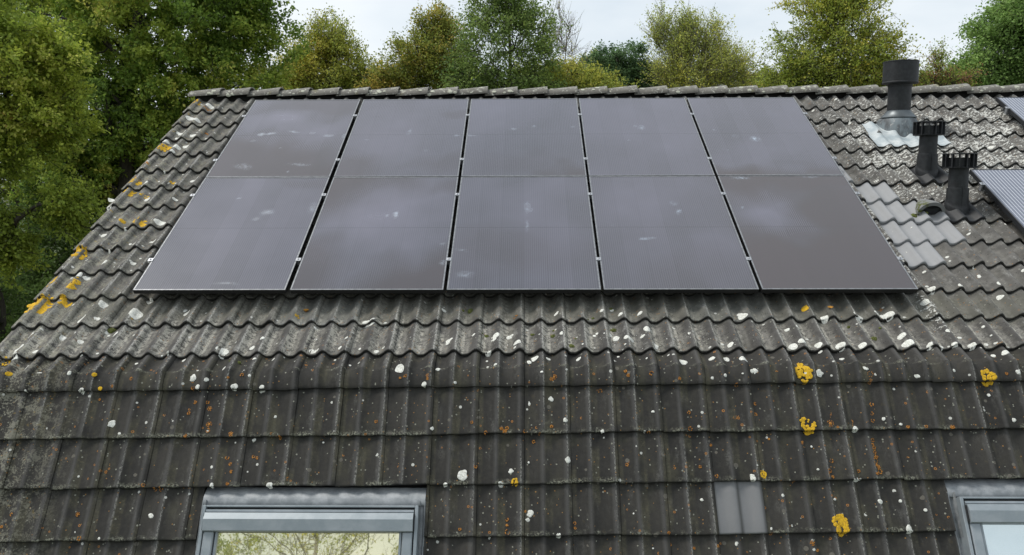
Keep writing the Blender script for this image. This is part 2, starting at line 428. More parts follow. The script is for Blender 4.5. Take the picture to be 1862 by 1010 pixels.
mm = Mat('mossy_grey_concrete', .85); nn = mm.noise(mm.coord(), 30, 5, .7); zx = mm.xyz(mm.coord())[0]
mm.color(mm.mix(mm.mix((.15, .155, .155), (.24, .24, .235), mm.noise(mm.coord(), 60, 3)), (.075, .085, .016), ((6.36-zx).step(.0, .06)*1.1*nn.step(.42, .55)).clamp())).bump(nn, .003)
auto_smooth(mb.build('vent_hood', [mm, M_BLACK, M_DARK], roof))

# ridge tiles: tapered half-rounds, each big end lapping over the next
def ridge_tile_mesh(seed):
    r_ = random.Random(seed); V = []; F = []; L = .333; n = 18; st = [(-.012, .0), (0, .0), (.02, 0), (.12, 0), (.24, 0), (.345, 0), (.352, 0), (.352, .016), (.30, .018)]
    for x, th in st:
        a = (x/L); r = .104+.022*a-th; z = -.012+.020*a
        for i in range(n):
            q = math.pi*(i/(n-1)); q = -.02+q*1.013
            fl = 1+.16*abs(math.cos(q))**3
            V.append((x, -r*math.cos(q)*fl*1.06, z+r*math.sin(q)*.70))
    for l in range(len(st)-1):
        for i in range(n-1): F.append((l*n+i, (l+1)*n+i, (l+1)*n+i+1, l*n+i+1))
    return V, F
M_RIDGE = Mat('ridge_tile_concrete', .9); cg = M_RIDGE.coord('Object'); oi = M_RIDGE.nodes.new('ShaderNodeObjectInfo'); rr = X(M_RIDGE.m, oi.outputs['Random'])
vm = M_RIDGE.nodes.new('ShaderNodeVectorMath'); vm.operation = 'ADD'; M_RIDGE.links.new(cg, vm.inputs[0]); M_RIDGE.links.new((rr*13).s, vm.inputs[1]); cg2 = vm.outputs[0]
px, py, pz = M_RIDGE.xyz(cg)
f1 = M_RIDGE.noise(cg2, 220, 3, .7); f2 = M_RIDGE.noise(cg2, 16, 5, .65)
c = M_RIDGE.mix((.085, .08, .07), (.19, .178, .155), (f2*.7+rr*.3)); c = M_RIDGE.mix(c, (.28, .27, .24), (pz.step(.02, .10)*f2.step(.35, .6)*.75))
c = M_RIDGE.mix(c, (.19, .17, .07), M_RIDGE.noise(cg2, 7, 3).step(.58, .7)*.5)
c = M_RIDGE.mix(c, (.46, .46, .40), M_RIDGE.noise(cg2, 28, 5, .7).step(.57, .61)*.8)
c = M_RIDGE.mul(c, .65+.7*f1); M_RIDGE.color(c).bump(f1*.8+f2, .003, .7)
rv, rf = ridge_tile_mesh(1)
AP = RIDGE_S*Sv+(-.10)*Nv                    # apex line of the tile planes
rt0 = None; RT = []
for i in range(40):
    x = -.875+i*.333
    if x > XR: break
    if rt0 is None: o = mesh('ridge_tile', rv, rf, M_RIDGE, roof, True); rt0 = o; o.data.set_sharp_from_angle(angle=R(50))
    else: o = rt0.copy(); COL.objects.link(o); o.parent = roof
    o.location = (x, AP[1]+rng.normal(0, .002), AP[2]-.058+rng.normal(0, .0025)); o.rotation_euler = (rng.normal(0, .012), rng.normal(0, .004), rng.normal(0, .005)); RT.append(o)

# lichens of known place: thin crusts on the tiles
YU=[(-0.774,3.684,0.049),(-0.726,2.591,0.05),(-0.759,2.531,0.028),(-0.757,1.877,0.047),(-0.747,1.69,0.046),(-0.576,1.629,0.03),(-0.432,1.153,0.043),(-0.593,1.163,0.024),(-0.77,0.693,0.059),(-0.785,0.285,0.043),(-0.612,0.284,0.035),(-0.612,0.197,0.034),(-0.771,-0.005,0.075),(-0.744,0.043,0.05),(-0.585,0.036,0.038),(-0.7,-0.63,0.031),(-0.41,1.874,0.031),(1.225,-0.161,0.016),(4.939,-0.081,0.024),(0.017,-0.192,0.004)]
WU=[(-0.586,3.593,0.043),(-0.718,3.309,0.042),(-0.598,3.197,0.035),(-0.673,2.931,0.04),(-0.675,2.802,0.028),(-0.545,2.891,0.029),(-0.758,2.715,0.034),(-0.604,2.578,0.033),(-0.54,2.651,0.034),(-0.601,2.458,0.022),(-0.263,2.479,0.039),(-0.173,2.49,0.028),(-0.789,2.239,0.032),(-0.645,1.813,0.036),(-0.464,1.854,0.036),(-0.23,1.926,0.031),(-0.86,1.571,0.03),(-0.81,1.434,0.03),(-0.273,1.567,0.025),(-0.531,1.589,0.03),(-0.267,1.161,0.043),(-0.691,0.995,0.028),(-0.215,0.873,0.023),(-0.48,0.518,0.027),(-0.264,0.556,0.022),(-0.622,0.366,0.026),(-0.565,0.366,0.026),(-0.281,0.008,0.033),(0.02,-0.127,0.041),(-0.356,-0.192,0.032),(-0.254,-0.166,0.024),(0.383,-0.101,0.025),(0.355,-0.054,0.016),(0.048,0.062,0.021),(-0.657,-0.531,0.039),(-0.645,-0.374,0.024),(-0.538,-0.537,0.019),(-0.42,-0.381,0.024),(-0.036,-0.363,0.024),(-0.133,-0.319,0.02),(0.79,-0.549,0.035),(0.977,-0.502,0.023),(1.412,-0.538,0.031),(-0.627,-0.63,0.023),(1.734,-0.22,0.028),(1.781,-0.239,0.024),(2.773,-0.371,0.023),(2.792,-0.352,0.016),(2.999,-0.813,0.011),(2.676,-0.395,0.031),(2.348,-0.425,0.023),(2.635,-0.538,0.023),(2.832,-0.473,0.023),(2.666,-0.431,0.023),(2.953,-0.608,0.023),(3.15,-0.377,0.019),(3.603,-0.426,0.019),(3.485,-0.359,0.023),(3.761,-0.322,0.027),(3.529,-0.384,0.027),(3.63,-0.426,0.023),(3.222,-0.322,0.023),(3.8,-0.48,0.019),(3.77,-0.316,0.023),(5.295,-0.166,0.036),(5.517,-0.154,0.036),(5.054,-0.179,0.028),(4.464,-0.165,0.032),(5.848,-0.003,0.032),(6.181,0.175,0.025),(6.432,0.077,0.024),(6.482,0.202,0.025),(5.959,0.175,0.029),(5.876,-0.355,0.027),(5.531,-0.385,0.027),(5.532,-0.486,0.034),(5.069,-0.492,0.03),(4.916,-0.486,0.023),(5.216,-0.492,0.023),(5.678,-0.498,0.019),(4.744,-0.492,0.03),(4.805,-0.474,0.023),(4.052,-0.378,0.019),(4.081,-0.414,0.019),(4.16,-0.613,0.019),(3.965,-0.642,0.026),(4.266,-0.608,0.022),(4.361,-0.653,0.03),(4.573,-0.602,0.026),(5.974,-0.492,0.023),(6.159,-0.579,0.026),(5.848,-0.504,0.019),(5.442,-0.141,0.024),(3.452,-0.125,0.016),(3.115,-0.138,0.016),(3.582,-0.158,0.02),(3.723,-0.138,0.02),(4.757,-0.292,0.019),(4.832,-0.286,0.016),(7.468,2.529,0.027),(7.574,2.849,0.027),(7.479,3.748,0.018),(6.114,1.849,0.02),(7.227,1.619,0.019)]
OU=[(-0.581,3.52,0.03),(-0.781,2.205,0.032),(-0.752,1.93,0.026),(-0.414,2.928,0.023),(1.26,-0.062,0.012),(2.814,-0.183,0.016),(5.499,-0.069,0.016)]
WL=[(-0.168,-0.019,0.015),(0.663,-0.059,0.022),(0.761,-0.076,0.015),(0.71,-0.124,0.015),(0.952,-0.123,0.022),(1.134,-0.137,0.022),(0.176,-0.363,0.022),(0.242,-0.429,0.011),(0.535,-0.951,0.017),(1.244,-0.328,0.011),(1.118,-0.475,0.013),(0.899,-0.771,0.014),(1.26,-0.772,0.018),(2.043,-0.007,0.033),(2.218,-0.123,0.018),(2.302,-0.013,0.015),(2.423,-0.114,0.011),(2.282,-0.42,0.011),(2.488,-0.723,0.032),(2.381,-0.78,0.014),(2.734,-0.784,0.017),(2.797,-0.699,0.018),(2.911,-0.258,0.015),(3.06,-0.226,0.018),(3.152,-0.375,0.014),(3.164,-0.633,0.019),(2.919,-0.963,0.022),(2.905,-1.002,0.014),(3.096,-1.097,0.017),(3.39,-0.45,0.011),(3.727,-0.323,0.011),(4.421,-0.058,0.022),(4.852,-0.074,0.026),(4.223,-0.086,0.011),(5.501,-0.104,0.018),(5.166,-0.043,0.018),(6.172,-0.086,0.018),(5.959,-0.234,0.011),(6.08,-0.404,0.014),(5.337,-0.425,0.011),(5.753,-0.069,0.011),(5.12,-0.912,0.017),(5.268,-1.084,0.024),(4.332,-0.747,0.014),(4.336,-0.767,0.017),(4.004,-0.89,0.01),(4.516,-0.868,0.01),(5.036,-0.451,0.018),(5.229,-0.388,0.011),(4.989,-0.774,0.017),(4.842,-0.896,0.01),(1.046,-0.052,0.011),(4.764,-0.073,0.011),(-0.072,-0.142,0.022),(4.416,-1.071,0.01),(4.137,-0.1,0.011)]
YL=[(4.747,-0.069,0.059),(5.972,-0.11,0.051),(4.732,-0.422,0.054),(4.406,-0.74,0.024),(4.85,-1.05,0.058),(2.822,-0.771,0.024),(-0.584,-0.014,0.015),(0.001,-0.032,0.015),(0.056,-0.124,0.015)]
OL=[(3.084,-0.08,0.022),(3.066,-0.095,0.015),(0.801,-0.267,0.015),(0.816,-0.374,0.022),(0.815,-0.414,0.014),(0.667,-0.295,0.011),(0.699,-0.222,0.011),(0.78,-0.223,0.011),(0.97,-0.441,0.022),(0.673,-0.448,0.014),(1.289,-0.466,0.011),(1.912,-0.368,0.011),(2.756,-0.443,0.022),(2.734,-0.425,0.014),(2.77,-0.421,0.014),(2.631,-0.449,0.014),(2.885,-0.444,0.011),(2.54,-0.383,0.011),(3.061,-0.414,0.011),(0.962,-0.591,0.014),(0.989,-0.633,0.011),(1.003,-0.682,0.011),(0.992,-0.759,0.011),(0.758,-0.652,0.011),(1.428,-0.603,0.011),(1.379,-0.732,0.014),(1.425,-0.677,0.011),(1.132,-0.586,0.011),(1.158,-0.596,0.011),(0.527,-0.788,0.014),(0.569,-0.788,0.014),(0.46,-0.763,0.014),(2.265,-0.609,0.009),(2.571,-0.668,0.011),(2.774,-0.998,0.014),(2.775,-1.034,0.01),(2.778,-1.074,0.017),(2.48,-1.054,0.012),(3.504,-0.918,0.01),(3.679,-0.705,0.014),(3.674,-0.732,0.011),(3.779,-1.091,0.01),(3.744,-0.733,0.011),(3.839,-0.686,0.014),(3.965,-0.329,0.011),(4.408,-0.275,0.011),(4.4,-0.349,0.011),(4.265,-0.366,0.014),(3.964,-0.439,0.014),(4.11,-0.404,0.014),(4.881,-0.413,0.025),(5.011,-0.407,0.025),(5.174,-0.288,0.014),(5.163,-0.35,0.014),(5.159,-0.398,0.018),(5.377,-0.444,0.011),(5.499,-0.441,0.011),(5.666,-0.447,0.014),(4.853,-0.655,0.016),(4.829,-0.721,0.014),(4.844,-0.759,0.01),(4.685,-0.536,0.014),(4.091,-0.544,0.011),(4.008,-0.684,0.012),(4.108,-0.744,0.014),(5.142,-0.524,0.014),(5.137,-0.552,0.011),(5.141,-0.573,0.014),(5.14,-0.602,0.014),(5.142,-0.63,0.018),(5.134,-0.658,0.018),(5.136,-0.686,0.014),(5.148,-0.7,0.018),(5.15,-0.728,0.017),(5.127,-0.741,0.014),(4.664,-1.159,0.017),(3.932,-1.181,0.01),(4.079,-1.169,0.01),(4.689,-1.201,0.01),(4.298,-0.147,0.011),(3.541,-0.665,0.011),(3.389,-0.174,0.015),(3.56,-0.047,0.011),(3.577,-0.078,0.011),(3.732,-0.065,0.015),(3.917,-0.105,0.011),(5.192,-0.086,0.022),(6.1,-0.092,0.011),(2.054,-0.076,0.011),(2.238,-0.085,0.015),(2.09,-0.065,0.011),(0.989,-0.04,0.018),(0.674,-0.128,0.018),(0.139,-0.114,0.011),(0.254,-0.062,0.011),(0.12,-1.085,0.014),(0.068,-0.936,0.014),(-0.348,-0.934,0.014),(3.197,-1.025,0.01),(3.2,-1.055,0.01),(2.888,-0.949,0.01),(3.785,-1.156,0.014)]
MO=[(2.485,-0.07,0.032),(2.94,-0.34,0.019),(3.088,-0.359,0.027),(3.384,-0.17,0.02),(3.525,-0.285,0.031),(3.214,-0.48,0.031),(2.617,-0.358,0.023),(5.344,-0.391,0.031),(5.211,-0.255,0.019),(0.927,-0.653,0.019),(-0.115,-0.281,0.04),(3.249,-0.395,0.015),(6.245,1.258,0.042),(2.613,-0.358,0.023),(3.526,-0.045,0.02)]

def crust(pts, fn_h, fn_p, mat_i, mbb, n=14, hole=0.):
    for x, s, r in pts:
        r = max(abs(r), .0025)
        ir = [1+.20*rng.normal() for _ in range(n)]
        ir = [max(.5, (ir[i]*2+ir[(i+1) % n]+ir[i-1])/4) for i in range(n)]
        asp = rng.uniform(.85, 1.2)
        rings = [(0.0, .0030), (.5, .0028), (.88, .0026), (1.0, .0004)]
        V = []; F = []
        for q, hh in rings:
            for i in range(n):
                a = 2*math.pi*i/n; xx = x+r*q*ir[i]*math.cos(a); ss = s+r*q*ir[i]*asp*math.sin(a)
                V.append(tuple(fn_p(np.float64(xx), np.float64(ss), fn_h(xx, ss)+hh)))
        for l in range(3):
            for i in range(n): j = (i+1) % n; F.append((l*n+i, l*n+j, (l+1)*n+j, (l+1)*n+i))
        mbb.add(V, F, mat_i)
def splat(pts, k, spread):                   # break a big patch into a ragged cluster
    o = []
    for x, s, r in pts:
        for _ in range(k): a = rng.uniform(0, 6.28); d = r*spread*math.sqrt(rng.random()); o.append((x+d*math.cos(a), s+d*math.sin(a)*1.1, r*rng.uniform(.16, .38)))
    return o
def ring_up(pts):                            # crescent of small crusts, open at the middle
    o = []
    for x, s, r in pts:
        a0 = rng.uniform(0, 6.28); span = rng.uniform(4.2, 6.2)
        for i in range(30):
            a = a0+span*i/30; d = r*rng.uniform(.62, 1.0); o.append((x+d*math.cos(a)*.85, s+d*math.sin(a)*1.1, r*rng.uniform(.12, .24)))
        for i in range(6): o.append((x+r*.4*rng.normal(), s+r*.4*rng.normal(), r*.13))
    return o
def lich(col, col2, nm):
    m = Mat(nm, .95); c = m.coord(); n = m.noise(c, 130, 4, .7); k = m.noise(c, 45, 3)
    m.color(m.mul(m.mix(col, col2, n.step(.4, .62)), .75+.5*k)).bump(n, .002); return m
LW = lich((.78, .78, .73), (.48, .48, .42), 'white_lichen'); LY = lich((.72, .44, .015), (.42, .24, .02), 'yellow_lichen')
LO = lich((.44, .19, .03), (.22, .085, .02), 'orange_lichen')
mb = MB()
crust(WU, up_h, up_pt, 0, mb); crust([(x+rng.normal(0, r*.5), s+rng.normal(0, r*.5), r*.6) for x, s, r in WU], up_h, up_pt, 0, mb)
crust([p for p in splat([q for q in YU if q[2] > .035], 26, 1.15)]+[q for q in YU if q[2] <= .035 and rng.random() < .5]+splat([q for q in YU if q[2] <= .035], 10, 1.), up_h, up_pt, 1, mb, 9)
crust(splat(OU, 8, 1.1), up_h, up_pt, 2, mb, 8)
crust(WL, lo_h, lo_pt, 0, mb, 20); crust(ring_up([q for q in YL if q[2] > .02]), lo_h, lo_pt, 1, mb, 8); crust(splat([(x, s-.004, r) for x, s, r in YL if r > .02], 8, .7), lo_h, lo_pt, 1, mb, 9); crust([q for q in YL if q[2] <= .02], lo_h, lo_pt, 1, mb, 9)
def ringlet(pts):
    o = []
    for x, s, r in pts:
        a0 = rng.uniform(0, 6.28); k = rng.integers(7, 12); rr_ = r*rng.uniform(.5, .85)
        for i in range(k):
            a = a0+rng.uniform(4.5, 6.3)*i/k; o.append((x+rr_*math.cos(a), s+rr_*math.sin(a)*1.05, rng.uniform(.0028, .0048)))
    return o
crust(ringlet(OL), lo_h, lo_pt, 2, mb, 6); crust([(x, s, r*.45) for x, s, r in OL if rng.random() < .3], lo_h, lo_pt, 2, mb, 6)
def inwin(x): return any(a-.03 < x < b+.03 for a, b in WIN)
ex = []
for _ in range(85):
    x, t = rng.uniform(-.7, 7.3), rng.uniform(-1.35, -.02)
    if t < -.7 and inwin(x): continue
    ex.append((x, t, rng.uniform(.006, .011)))
crust(ex[:22], lo_h, lo_pt, 0, mb, 8); crust(ringlet(ex[50:]), lo_h, lo_pt, 2, mb, 6)
ex = [(rng.uniform(-.75, 9), -.78+.0172*3+rng.normal(.12, .20), rng.uniform(.007, .020)) for _ in range(150)]+[(rng.uniform(-.8, -.1), rng.uniform(0, 3.7), rng.uniform(.006, .016)) for _ in range(60)]
ex = [q for q in ex if not .80 < float(phase(q[0])) < .99]
ex = [q for q in ex if q[1] > s_crease(q[0])+.01 and not (-.06 < q[0] < 5.8 and q[1] > -.03)]
ex += [(rng.uniform(5.9, 9), rng.uniform(0, 3.7), rng.uniform(.006, .016)) for _ in range(170)]
crust(ex, up_h, up_pt, 0, mb, 8)
tag(mb.build('lichen', [LW, LY, LO], roof, True), 'white, yellow and orange lichen crusts scattered over the tiles', kind='stuff')
# round lichens on the ridge
mb = MB()
rl = [(0, .6), (0, 1.1)]
for i in range(96):
    x = rng.uniform(-.8, 8.6); q = rng.uniform(.12, 1.3); 
    if i < 20: x = rng.uniform(-.8, 2.6)
    r = rng.uniform(.010, .032); n = 12; fr = ((x+.875) % .333)/.333; rad = .104+.022*fr; V = []
    for l, qq in enumerate((0, .5, .85, 1)):
        for i2 in range(n):
            a = 2*math.pi*i2/n; xx = x+r*qq*math.cos(a); th = q+r*qq*math.sin(a)/rad
            rr2 = rad+(.0035 if qq < .9 else .0); fl = 1+.16*abs(math.cos(th))**3
            V.append((xx, AP[1]-rr2*math.cos(th)*fl*1.06, AP[2]-.058-.012+.02*fr+rr2*math.sin(th)*.70))
    F = [(l*n+i2, l*n+(i2+1) % n, (l+1)*n+(i2+1) % n, (l+1)*n+i2) for l in range(3) for i2 in range(n)]
    mb.add(V, F, 0)
LR = lich((.5, .5, .41), (.36, .36, .29), 'ridge_lichen')
tag(mb.build('ridge_lichen', [LR], roof, True), 'pale round lichens on the ridge tiles', kind='stuff')
# moss cushions
mm = Mat('moss', .95); nn = mm.noise(mm.coord(), 90, 4, .7); mm.color(mm.mix((.045, .05, .012), (.13, .15, .03), nn.step(.35, .65))).bump(nn, .006, 1)
mb = MB()
for x, s, r in MO+[(x+rng.normal(0, .03), s+rng.normal(0, .03), r*.5) for x, s, r in MO]:
    r *= .8; n = 12; V = []
    base = float(up_h(x, s)); ir = [rng.uniform(.7, 1.2) for _ in range(n)]
    for q, hh in ((0, 1), (.4, .95), (.8, .6), (1, 0), (1.0, -.4)):
        for i in range(n):
            a = 2*math.pi*i/n; k = q*ir[i]; V.append(tuple(up_pt(x+r*k*math.cos(a), s+r*k*math.sin(a), base+hh*r*.55*rng.uniform(.8, 1.2))))
    mb.add(V, [(l*n+i, l*n+(i+1) % n, (l+1)*n+(i+1) % n, (l+1)*n+i) for l in range(4) for i in range(n)])
tag(mb.build('moss', [mm], roof, True), 'green and brown moss cushions on the tiles below the panels', kind='stuff')

# deck under the tiles, back slopes, gables, walls
M_UNDER = Mat('black_underlay', .95).color((.012, .011, .010))
def P3(v): return tuple(float(a) for a in v)
mb = MB(); b0 = NB-.032
for xa, xb in ((XL+.004, XR-.004),):
    ex_ = [P3(up_pt(np.float64(x), np.float64(s_crease(x)+.0), np.float64(-.17))) for x in (xa, xb)]
    rdg = [P3(up_pt(np.float64(x), np.float64(RIDGE_S), np.float64(b0))) for x in (xa, xb)]
    mb.add([ex_[0], ex_[1], rdg[1], rdg[0]], [(0, 1, 2, 3)])
def lower_deck(xa, xb, ta, tb):
    mb.add([P3(lo_pt(np.float64(x), np.float64(t), np.float64(-.112))) for x, t in ((xa, tb), (xb, tb), (xb, ta), (xa, ta))], [(0, 1, 2, 3)])
TE = t_edge(NLO-1)
lower_deck(XL+.004, XR-.004, .0, -.785); lower_deck(XL+.004, XR-.004, -2.21, TE+.03)
xs_ = [XL+.004, WIN[0][0]-.01, WIN[0][1]+.01, WIN[1][0]-.01, WIN[1][1]+.01, XR-.004]
for i in (0, 2, 4): lower_deck(xs_[i], xs_[i+1], -.785, -2.21)
mb.box(XL+.02, XR-.02, float(AP[1])-.075, float(AP[1])+.075, float(AP[2])-.2, float(AP[2])-.035)
mb.build('roof_underlay', M_UNDER, roof)
yA, zA = float((RIDGE_S*Sv+b0*Nv)[1]), float((RIDGE_S*Sv+b0*Nv)[2])
Ke = lo_pt(np.float64(0.), np.float64(TE), np.float64(-.1)); Kc = up_pt(np.float64(0.), np.float64(-.79), np.float64(-.17))
YB = 2*yA
M_BACK = Mat('back_slope_tile', .9); u = M_BACK.coord(); M_BACK.color(M_BACK.mix((.05, .048, .045), (.10, .095, .085), M_BACK.noise(u, 8, 5)))
mb = MB()
for (ya, za), (yb, zb), nrow in (((yA, zA+.02), (YB-Kc[1], Kc[2]), 13), ((YB-Kc[1], Kc[2]), (YB-Ke[1], Ke[2]), 8)):
    for r in range(nrow):                    # lapped courses
        f0, f1 = r/nrow, (r+1)/nrow
        p0 = (ya+(yb-ya)*f0, za+(zb-za)*f0); p1 = (ya+(yb-ya)*f1, za+(zb-za)*f1+.028)
        mb.add([(XL, p0[0], p0[1]), (XR, p0[0], p0[1]), (XR, p1[0], p1[1]), (XL, p1[0], p1[1]), (XL, p1[0], p1[1]-.028), (XR, p1[0], p1[1]-.028)], [(0, 1, 2, 3), (3, 2, 5, 4)])
mb.build('back_roof', M_BACK, house)
M_BRICK = Mat('brick', .9); bt = M_BRICK.nodes.new('ShaderNodeTexBrick'); mpb = M_BRICK.scale(M_BRICK.coord(), (1, 1, 1))
cb = M_BRICK.nodes.new('ShaderNodeCombineXYZ'); bx_, by_, bz_ = M_BRICK.xyz(mpb); M_BRICK.links.new((bx_+by_).s, cb.inputs[0]); M_BRICK.links.new(bz_.s, cb.inputs[1]); M_BRICK.links.new(cb.outputs[0], bt.inputs[0])
bt.inputs['Scale'].default_value = 1; bt.inputs['Brick Width'].default_value = .22; bt.inputs['Row Height'].default_value = .0625; bt.inputs['Mortar Size'].default_value = .006
bt.inputs['Color1'].default_value = (.22, .11, .07, 1); bt.inputs['Color2'].default_value = (.30, .16, .10, 1); bt.inputs['Mortar'].default_value = (.3, .28, .25, 1)
M_BRICK.color(bt.outputs[0])
GZ = -5.4
yw0, yw1 = float(Ke[1])+.35, YB-float(Ke[1])-.35; zc = float(Ke[2])+.10
mb = MB()
xg, xh = XL+.05, XR-.05
for x in (xg, xh):
    mb.add([(x, yw0, GZ), (x, yw1, GZ), (x, yw1, zc), (x, YB-Kc[1]-.02, float(Kc[2])-.02), (x, yA, zA-.02), (x, float(Kc[1])+.02, float(Kc[2])-.02), (x, yw0, zc)], [(0, 1, 2, 3, 4, 5, 6)])
mb.add([(xg, yw0, GZ), (xh, yw0, GZ), (xh, yw0, zc), (xg, yw0, zc)], [(0, 1, 2, 3)]); mb.add([(xg, yw1, GZ), (xh, yw1, GZ), (xh, yw1, zc), (xg, yw1, zc)], [(0, 1, 2, 3)])
mb.build('wall', M_BRICK, house)
M_ZINC = Mat('zinc', .5, .35); zc_ = M_ZINC.coord(); zn_ = M_ZINC.noise(zc_, 14, 4, .6)
M_ZINC.color(M_ZINC.mix((.30, .33, .35), (.42, .45, .46), zn_.step(.35, .7))).rough(.4+zn_*.3)
g = MB(); gy = float(Ke[1])-.05; gz = float(Ke[2])-.02
g.sheet([[(x, gy+.065*math.cos(q), gz+.065*math.sin(q)) for q in np.linspace(math.pi, 2*math.pi, 12)] for x in (XL-.02, XR+.02)])
auto_smooth(g.build('gutter', M_ZINC, house))
M_VERGE = Mat('verge_board', .8); M_VERGE.color((.05, .05, .048))
g = MB()
for x in (XL-.001,):
    pts = [P3(lo_pt(np.float64(x), np.float64(TE), np.float64(-.07))), P3(up_pt(np.float64(x), np.float64(-.80), np.float64(-.165))), P3(up_pt(np.float64(x), np.float64(RIDGE_S), np.float64(NB)))]
    pts += [(x, YB-p[1], p[2]) for p in pts[-2::-1]]
    V = []
    for p in pts: V += [p, (p[0], p[1], p[2]-.16), (p[0]+.02, p[1], p[2]), (p[0]+.02, p[1], p[2]-.16)]
    for i in range(4): a, b = i*4, i*4+4; g.F += [(a, b, b+1, a+1), (a+2, a+3, b+3, b+2), (a, a+2, b+2, b), (a+1, b+1, b+3, a+3)]; g.I += [0]*4
    g.V = V
g.build('verge_board', M_VERGE, house)
# ---------------------------------------------------------------- roof windows
M_SASH = Mat('grey_lacquered_aluminium', .38, .25); sc_ = M_SASH.coord(); sn = M_SASH.noise(sc_, 9, 4, .6); sf = M_SASH.noise(sc_, 160, 3, .6)
M_SASH.color(M_SASH.mul(M_SASH.mix((.26, .295, .315), (.325, .355, .375), sn.step(.35, .7)), .93+.14*sf)).rough(.3+sn*.25)
M_FLASH = Mat('grey_flashing_sheet', .5, .2); sn = M_FLASH.noise(M_FLASH.coord(), 11, 5, .65); sf = M_FLASH.noise(M_FLASH.coord(), 90, 4, .7)
M_FLASH.color(M_FLASH.mix(M_FLASH.mix((.20, .215, .225), (.34, .355, .365), sn.step(.35, .68)), (.10, .095, .08), sf.step(.60, .72)*.5)).rough(.42+sn*.25)
M_GASK = Mat('rubber_gasket', .8).color((.02, .021, .023))
def skylight(x0, label, tint, metal, seed):
    Wd = 1.42; r_ = random.Random(seed)
    org = lo_pt(np.float64(x0), np.float64(0), np.float64(0))
    def fin(o): return o
    T1 = -2.16
    # outer frame
    f = MB(); A0 = .036; top = -.897
    f.box(A0, A0+.022, T1, top, -.06, .046, bev=.003); f.box(Wd-A0-.022, Wd-A0, T1, top, -.06, .046, bev=.003)
    f.box(A0+.022, Wd-A0-.022, top-.012, top, -.06, .046, bev=.003); f.box(A0+.022, Wd-A0-.022, T1, T1+.03, -.06, .05, bev=.003)
    f.box(A0+.022, Wd-A0-.022, -1.10, top-.012, -.06, .012, 1)
    o = f.build('skylight', [M_SASH, M_GASK], house); auto_smooth(o)
    o.location = Vector(org); o.rotation_euler = (TL, 0, 0); o['label'] = label
    # sash side covers
    g = MB()
    for sx in (0, 1):
        a, b = A0+.030, A0+.092
        xa, xb = (a, b) if not sx else (Wd-b, Wd-a)
        g.box(xa, xb, T1+.04, -1.055, -.03, .052, bev=.006)
        a, b = A0+.097, A0+.113
        xa, xb = (a, b) if not sx else (Wd-b, Wd-a)
        g.box(xa, xb, T1+.04, -1.05, -.03, .034, bev=.003)
    g.box(A0+.030, Wd-A0-.030, T1+.035, T1+.10, -.03, .048, bev=.005)
    auto_smooth(g.build('sash', M_SASH, o))
    # top cover (hood)
    h = MB(); xa, xb = A0+.027, Wd-A0-.027
    prof = [(-.922, .010), (-.922, .040), (-.926, .050), (-.938, .051), (-.940, .046), (-.9405, .043), (-.944, .060), (-.946, .066), (-.985, .082), (-1.052, .072), (-1.057, .066), (-1.058, .03)]
    h.sheet([[(x, t, n) for t, n in prof] for x in (xa, xb)]); h.add([(xa, t, n) for t, n in prof], [tuple(range(len(prof)))]); h.add([(xb, t, n) for t, n in prof], [tuple(range(len(prof)-1, -1, -1))])
    h.box(xa-.007, xa-.001, -1.05, -.95, .0, .062, 1); h.box(xb+.001, xb+.007, -1.05, -.95, .0, .062, 1)
    auto_smooth(h.build('top_cover', [M_SASH, M_GASK], o), 25)
    # glass
    gl = MB(); gl.box(A0+.113, Wd-A0-.113, T1+.09, -1.02, .010, .018)
    mg = Mat('mirroring_window_glass', .015, metal); mg.color(tint); nn = mg.noise(mg.scale(mg.coord(), (1.6, .8, 1)), 1.6, 2)
    mg.b.inputs['Coat Weight'].default_value = .6; mg.bump(nn, .004, .25)
    gl.build('glass_pane', mg, o)
    # flashing: head sheet with beaten dents, side channels
    s = MB(); nx, ny = 72, 12; G = []
    for j in range(ny):
        t = -.77-(.887-.77)*j/(ny-1); q = j/(ny-1); row = []
        for i in range(nx):
            x = .004+(Wd-.008)*i/(nx-1)
            n = -.078+.050*math.sin(min(q*1.25, 1)*math.pi/2)+r_.gauss(0, .0004)
            if q > .93: n += -.004
            row.append((x, t, n))
        G.append(row)
    s.sheet(G)
    for sx in (0, 1):
        pr = [(.0, -.075), (.0, -.035), (.003, -.028), (.008, -.028), (.010, -.036), (.016, -.050), (.030, -.050), (.034, -.046), (.035, .0)]
        s.sheet([[((q if not sx else Wd-q), t, n) for q, n in pr] for t in (-.86, -1.135)])
        s.sheet([[((q+.002 if not sx else Wd-q-.002), t, n+.002) for q, n in pr] for t in (-1.13, T1-.03)])
    s.box(.0, Wd, T1-.16, T1+.01, -.06, -.030, bev=.004)
    auto_smooth(s.build('flashing', M_FLASH, o), 40)
    return o
W1 = skylight(WIN[0][0], 'left roof window reflecting bare branches and bright sky', (.97, .90, .60), .85, 3)
W2 = skylight(WIN[1][0], 'right roof window with pale plain glass at the edge of the view', (.80, .87, .86), .80, 5)

